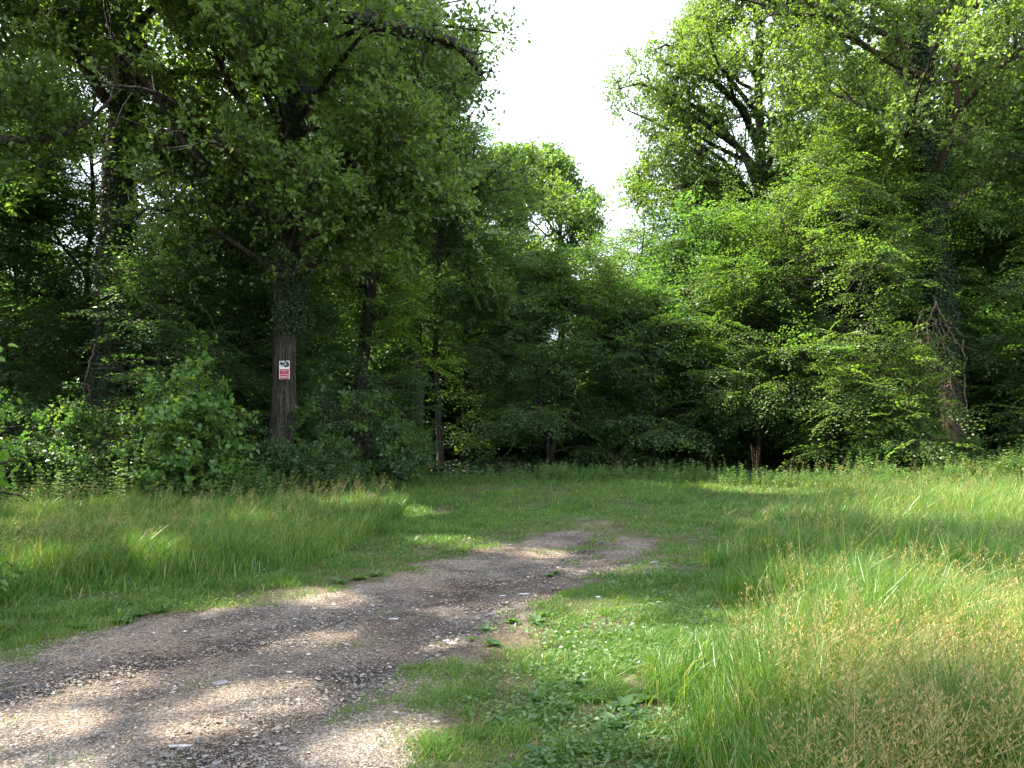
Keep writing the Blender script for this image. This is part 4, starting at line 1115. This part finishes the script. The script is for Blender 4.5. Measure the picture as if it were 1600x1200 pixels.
# ------------------------------------------------------------------ the notice on the oak
Yt = 19.5 - .375
c = at(444.5, 578, Yt)
SW, SHh = .275, .475
sign = empty('notice_sign', tuple(c), 0)
sign.rotation_euler = (0, rad(-1.2), rad(-4))
tag(sign, 'small red and white no-parking notice fixed on the oak trunk', 'sign')
def rrect(w, h, r, n=5):
    p = []
    for (cx, cz, a0) in ((w / 2 - r, h / 2 - r, 0), (-w / 2 + r, h / 2 - r, 90), (-w / 2 + r, -h / 2 + r, 180), (w / 2 - r, -h / 2 + r, 270)):
        for i in range(n + 1):
            a = rad(a0 + 90 * i / n); p.append((cx + r * math.cos(a), cz + r * math.sin(a)))
    return p
def plate(name, w, h, r, y0, y1, zc, mat, parent):
    p = rrect(w, h, r); n = len(p)
    v = [(x, y0, z + zc) for x, z in p] + [(x, y1, z + zc) for x, z in p]
    f = [tuple(range(n)), tuple(range(2 * n - 1, n - 1, -1))] + [(i, n + i, n + (i + 1) % n, (i + 1) % n) for i in range(n)]
    me = bpy.data.meshes.new(name); me.from_pydata(v, [], f); me.materials.append(mat)
    o = bpy.data.objects.new(name, me); col.objects.link(o); o.parent = parent; return o
def paint(name, c, rough=.5):
    m, t, o = nt(name); g = t.nodes.new('ShaderNodeNewGeometry'); nn = noise(t, 25, 6, .7, g.outputs['Position'])
    r = ramp(t, [(.3, tuple(v * .75 for v in c)), (.6, c)]); t.links.new(nn.outputs[0], r.inputs[0])
    p = t.nodes.new('ShaderNodeBsdfPrincipled'); p.inputs['Roughness'].default_value = rough
    t.links.new(r.outputs[0], p.inputs['Base Color']); t.links.new(p.outputs[0], o.inputs[0]); return m
M_WHITE = paint('white_enamel', (.78, .80, .80)); M_RED = paint('red_enamel', (.42, .025, .05)); M_BLK = paint('black_print', (.03, .04, .035))
M_LET = paint('white_letter', (.85, .82, .82))
pb = plate('plate', SW, SHh, .02, 0, -.006, 0, M_WHITE, sign)
rp_ = plate('red_panel', SW * .88, SHh * .53, .014, -.006, -.009, -SHh * .222, M_RED, sign)
def lettering(txt, w, z, h):
    cu = bpy.data.curves.new('t', 'FONT'); cu.body = txt; cu.size = 1; cu.align_x = 'CENTER'; cu.extrude = .002
    o = bpy.data.objects.new('t', cu); col.objects.link(o)
    dg = bpy.context.evaluated_depsgraph_get(); me = bpy.data.meshes.new_from_object(o.evaluated_get(dg)); bpy.data.objects.remove(o)
    xs = [v.co.x for v in me.vertices]; ys = [v.co.y for v in me.vertices]
    sx = w / (max(xs) - min(xs)); sy = h / (max(ys) - min(ys))
    for v in me.vertices: v.co = Vector(((v.co.x - (max(xs) + min(xs)) / 2) * sx, -.0095 - v.co.z * .5, (v.co.y - min(ys)) * sy + z))
    me.materials.clear(); me.materials.append(M_LET)
    q = bpy.data.objects.new('lettering', me); col.objects.link(q); q.parent = sign
top = 0.02
lettering('CIRCULATION', SW * .66, -.030, .024)
lettering('ET', SW * .17, -.078, .024)
lettering('STATIONNEMENT', SW * .80, -.132, .026)
lettering('INTERDITS', SW * .80, -.205, .046)
# dark leafy drawing on the white upper half: hills and tree shapes
mb = MB()
rr_ = np.random.default_rng(3)
for (cx, cz, s) in [(-.085, .20, .03), (-.06, .165, .03), (-.09, .135, .025), (-.02, .15, .03), (.0, .185, .02), (.02, .10, .035), (.06, .095, .035), (.09, .13, .03), (.10, .17, .03), (.05, .16, .022), (-.05, .10, .018), (.08, .205, .025), (.02, .215, .02)]:
    n = 14; a = np.linspace(0, 2 * pi, n, endpoint=False); r = s * (1 + .3 * rr_.standard_normal(n)) * 1.25
    V = np.stack([cx + r * np.cos(a), np.full(n, -.0075), cz + .7 * r * np.sin(a)], 1)
    V = np.concatenate([V, [[cx, -.0075, cz]]]); V[:, 0] = np.clip(V[:, 0], -.13, .13); V[:, 2] = np.clip(V[:, 2], .06, .24)
    mb.add(V, np.array([[i, (i + 1) % n, n] for i in range(n)]))
mb.build('printed_emblem', [M_BLK], sign)
for z in (.235, -.235):
    mbn = MB(); tubes(mbn, np.array([[[0, .02, z], [0, -.009, z]]]), np.array([[.005, .005]]), 8); mbn.build('nail', [M_ROCK], sign)
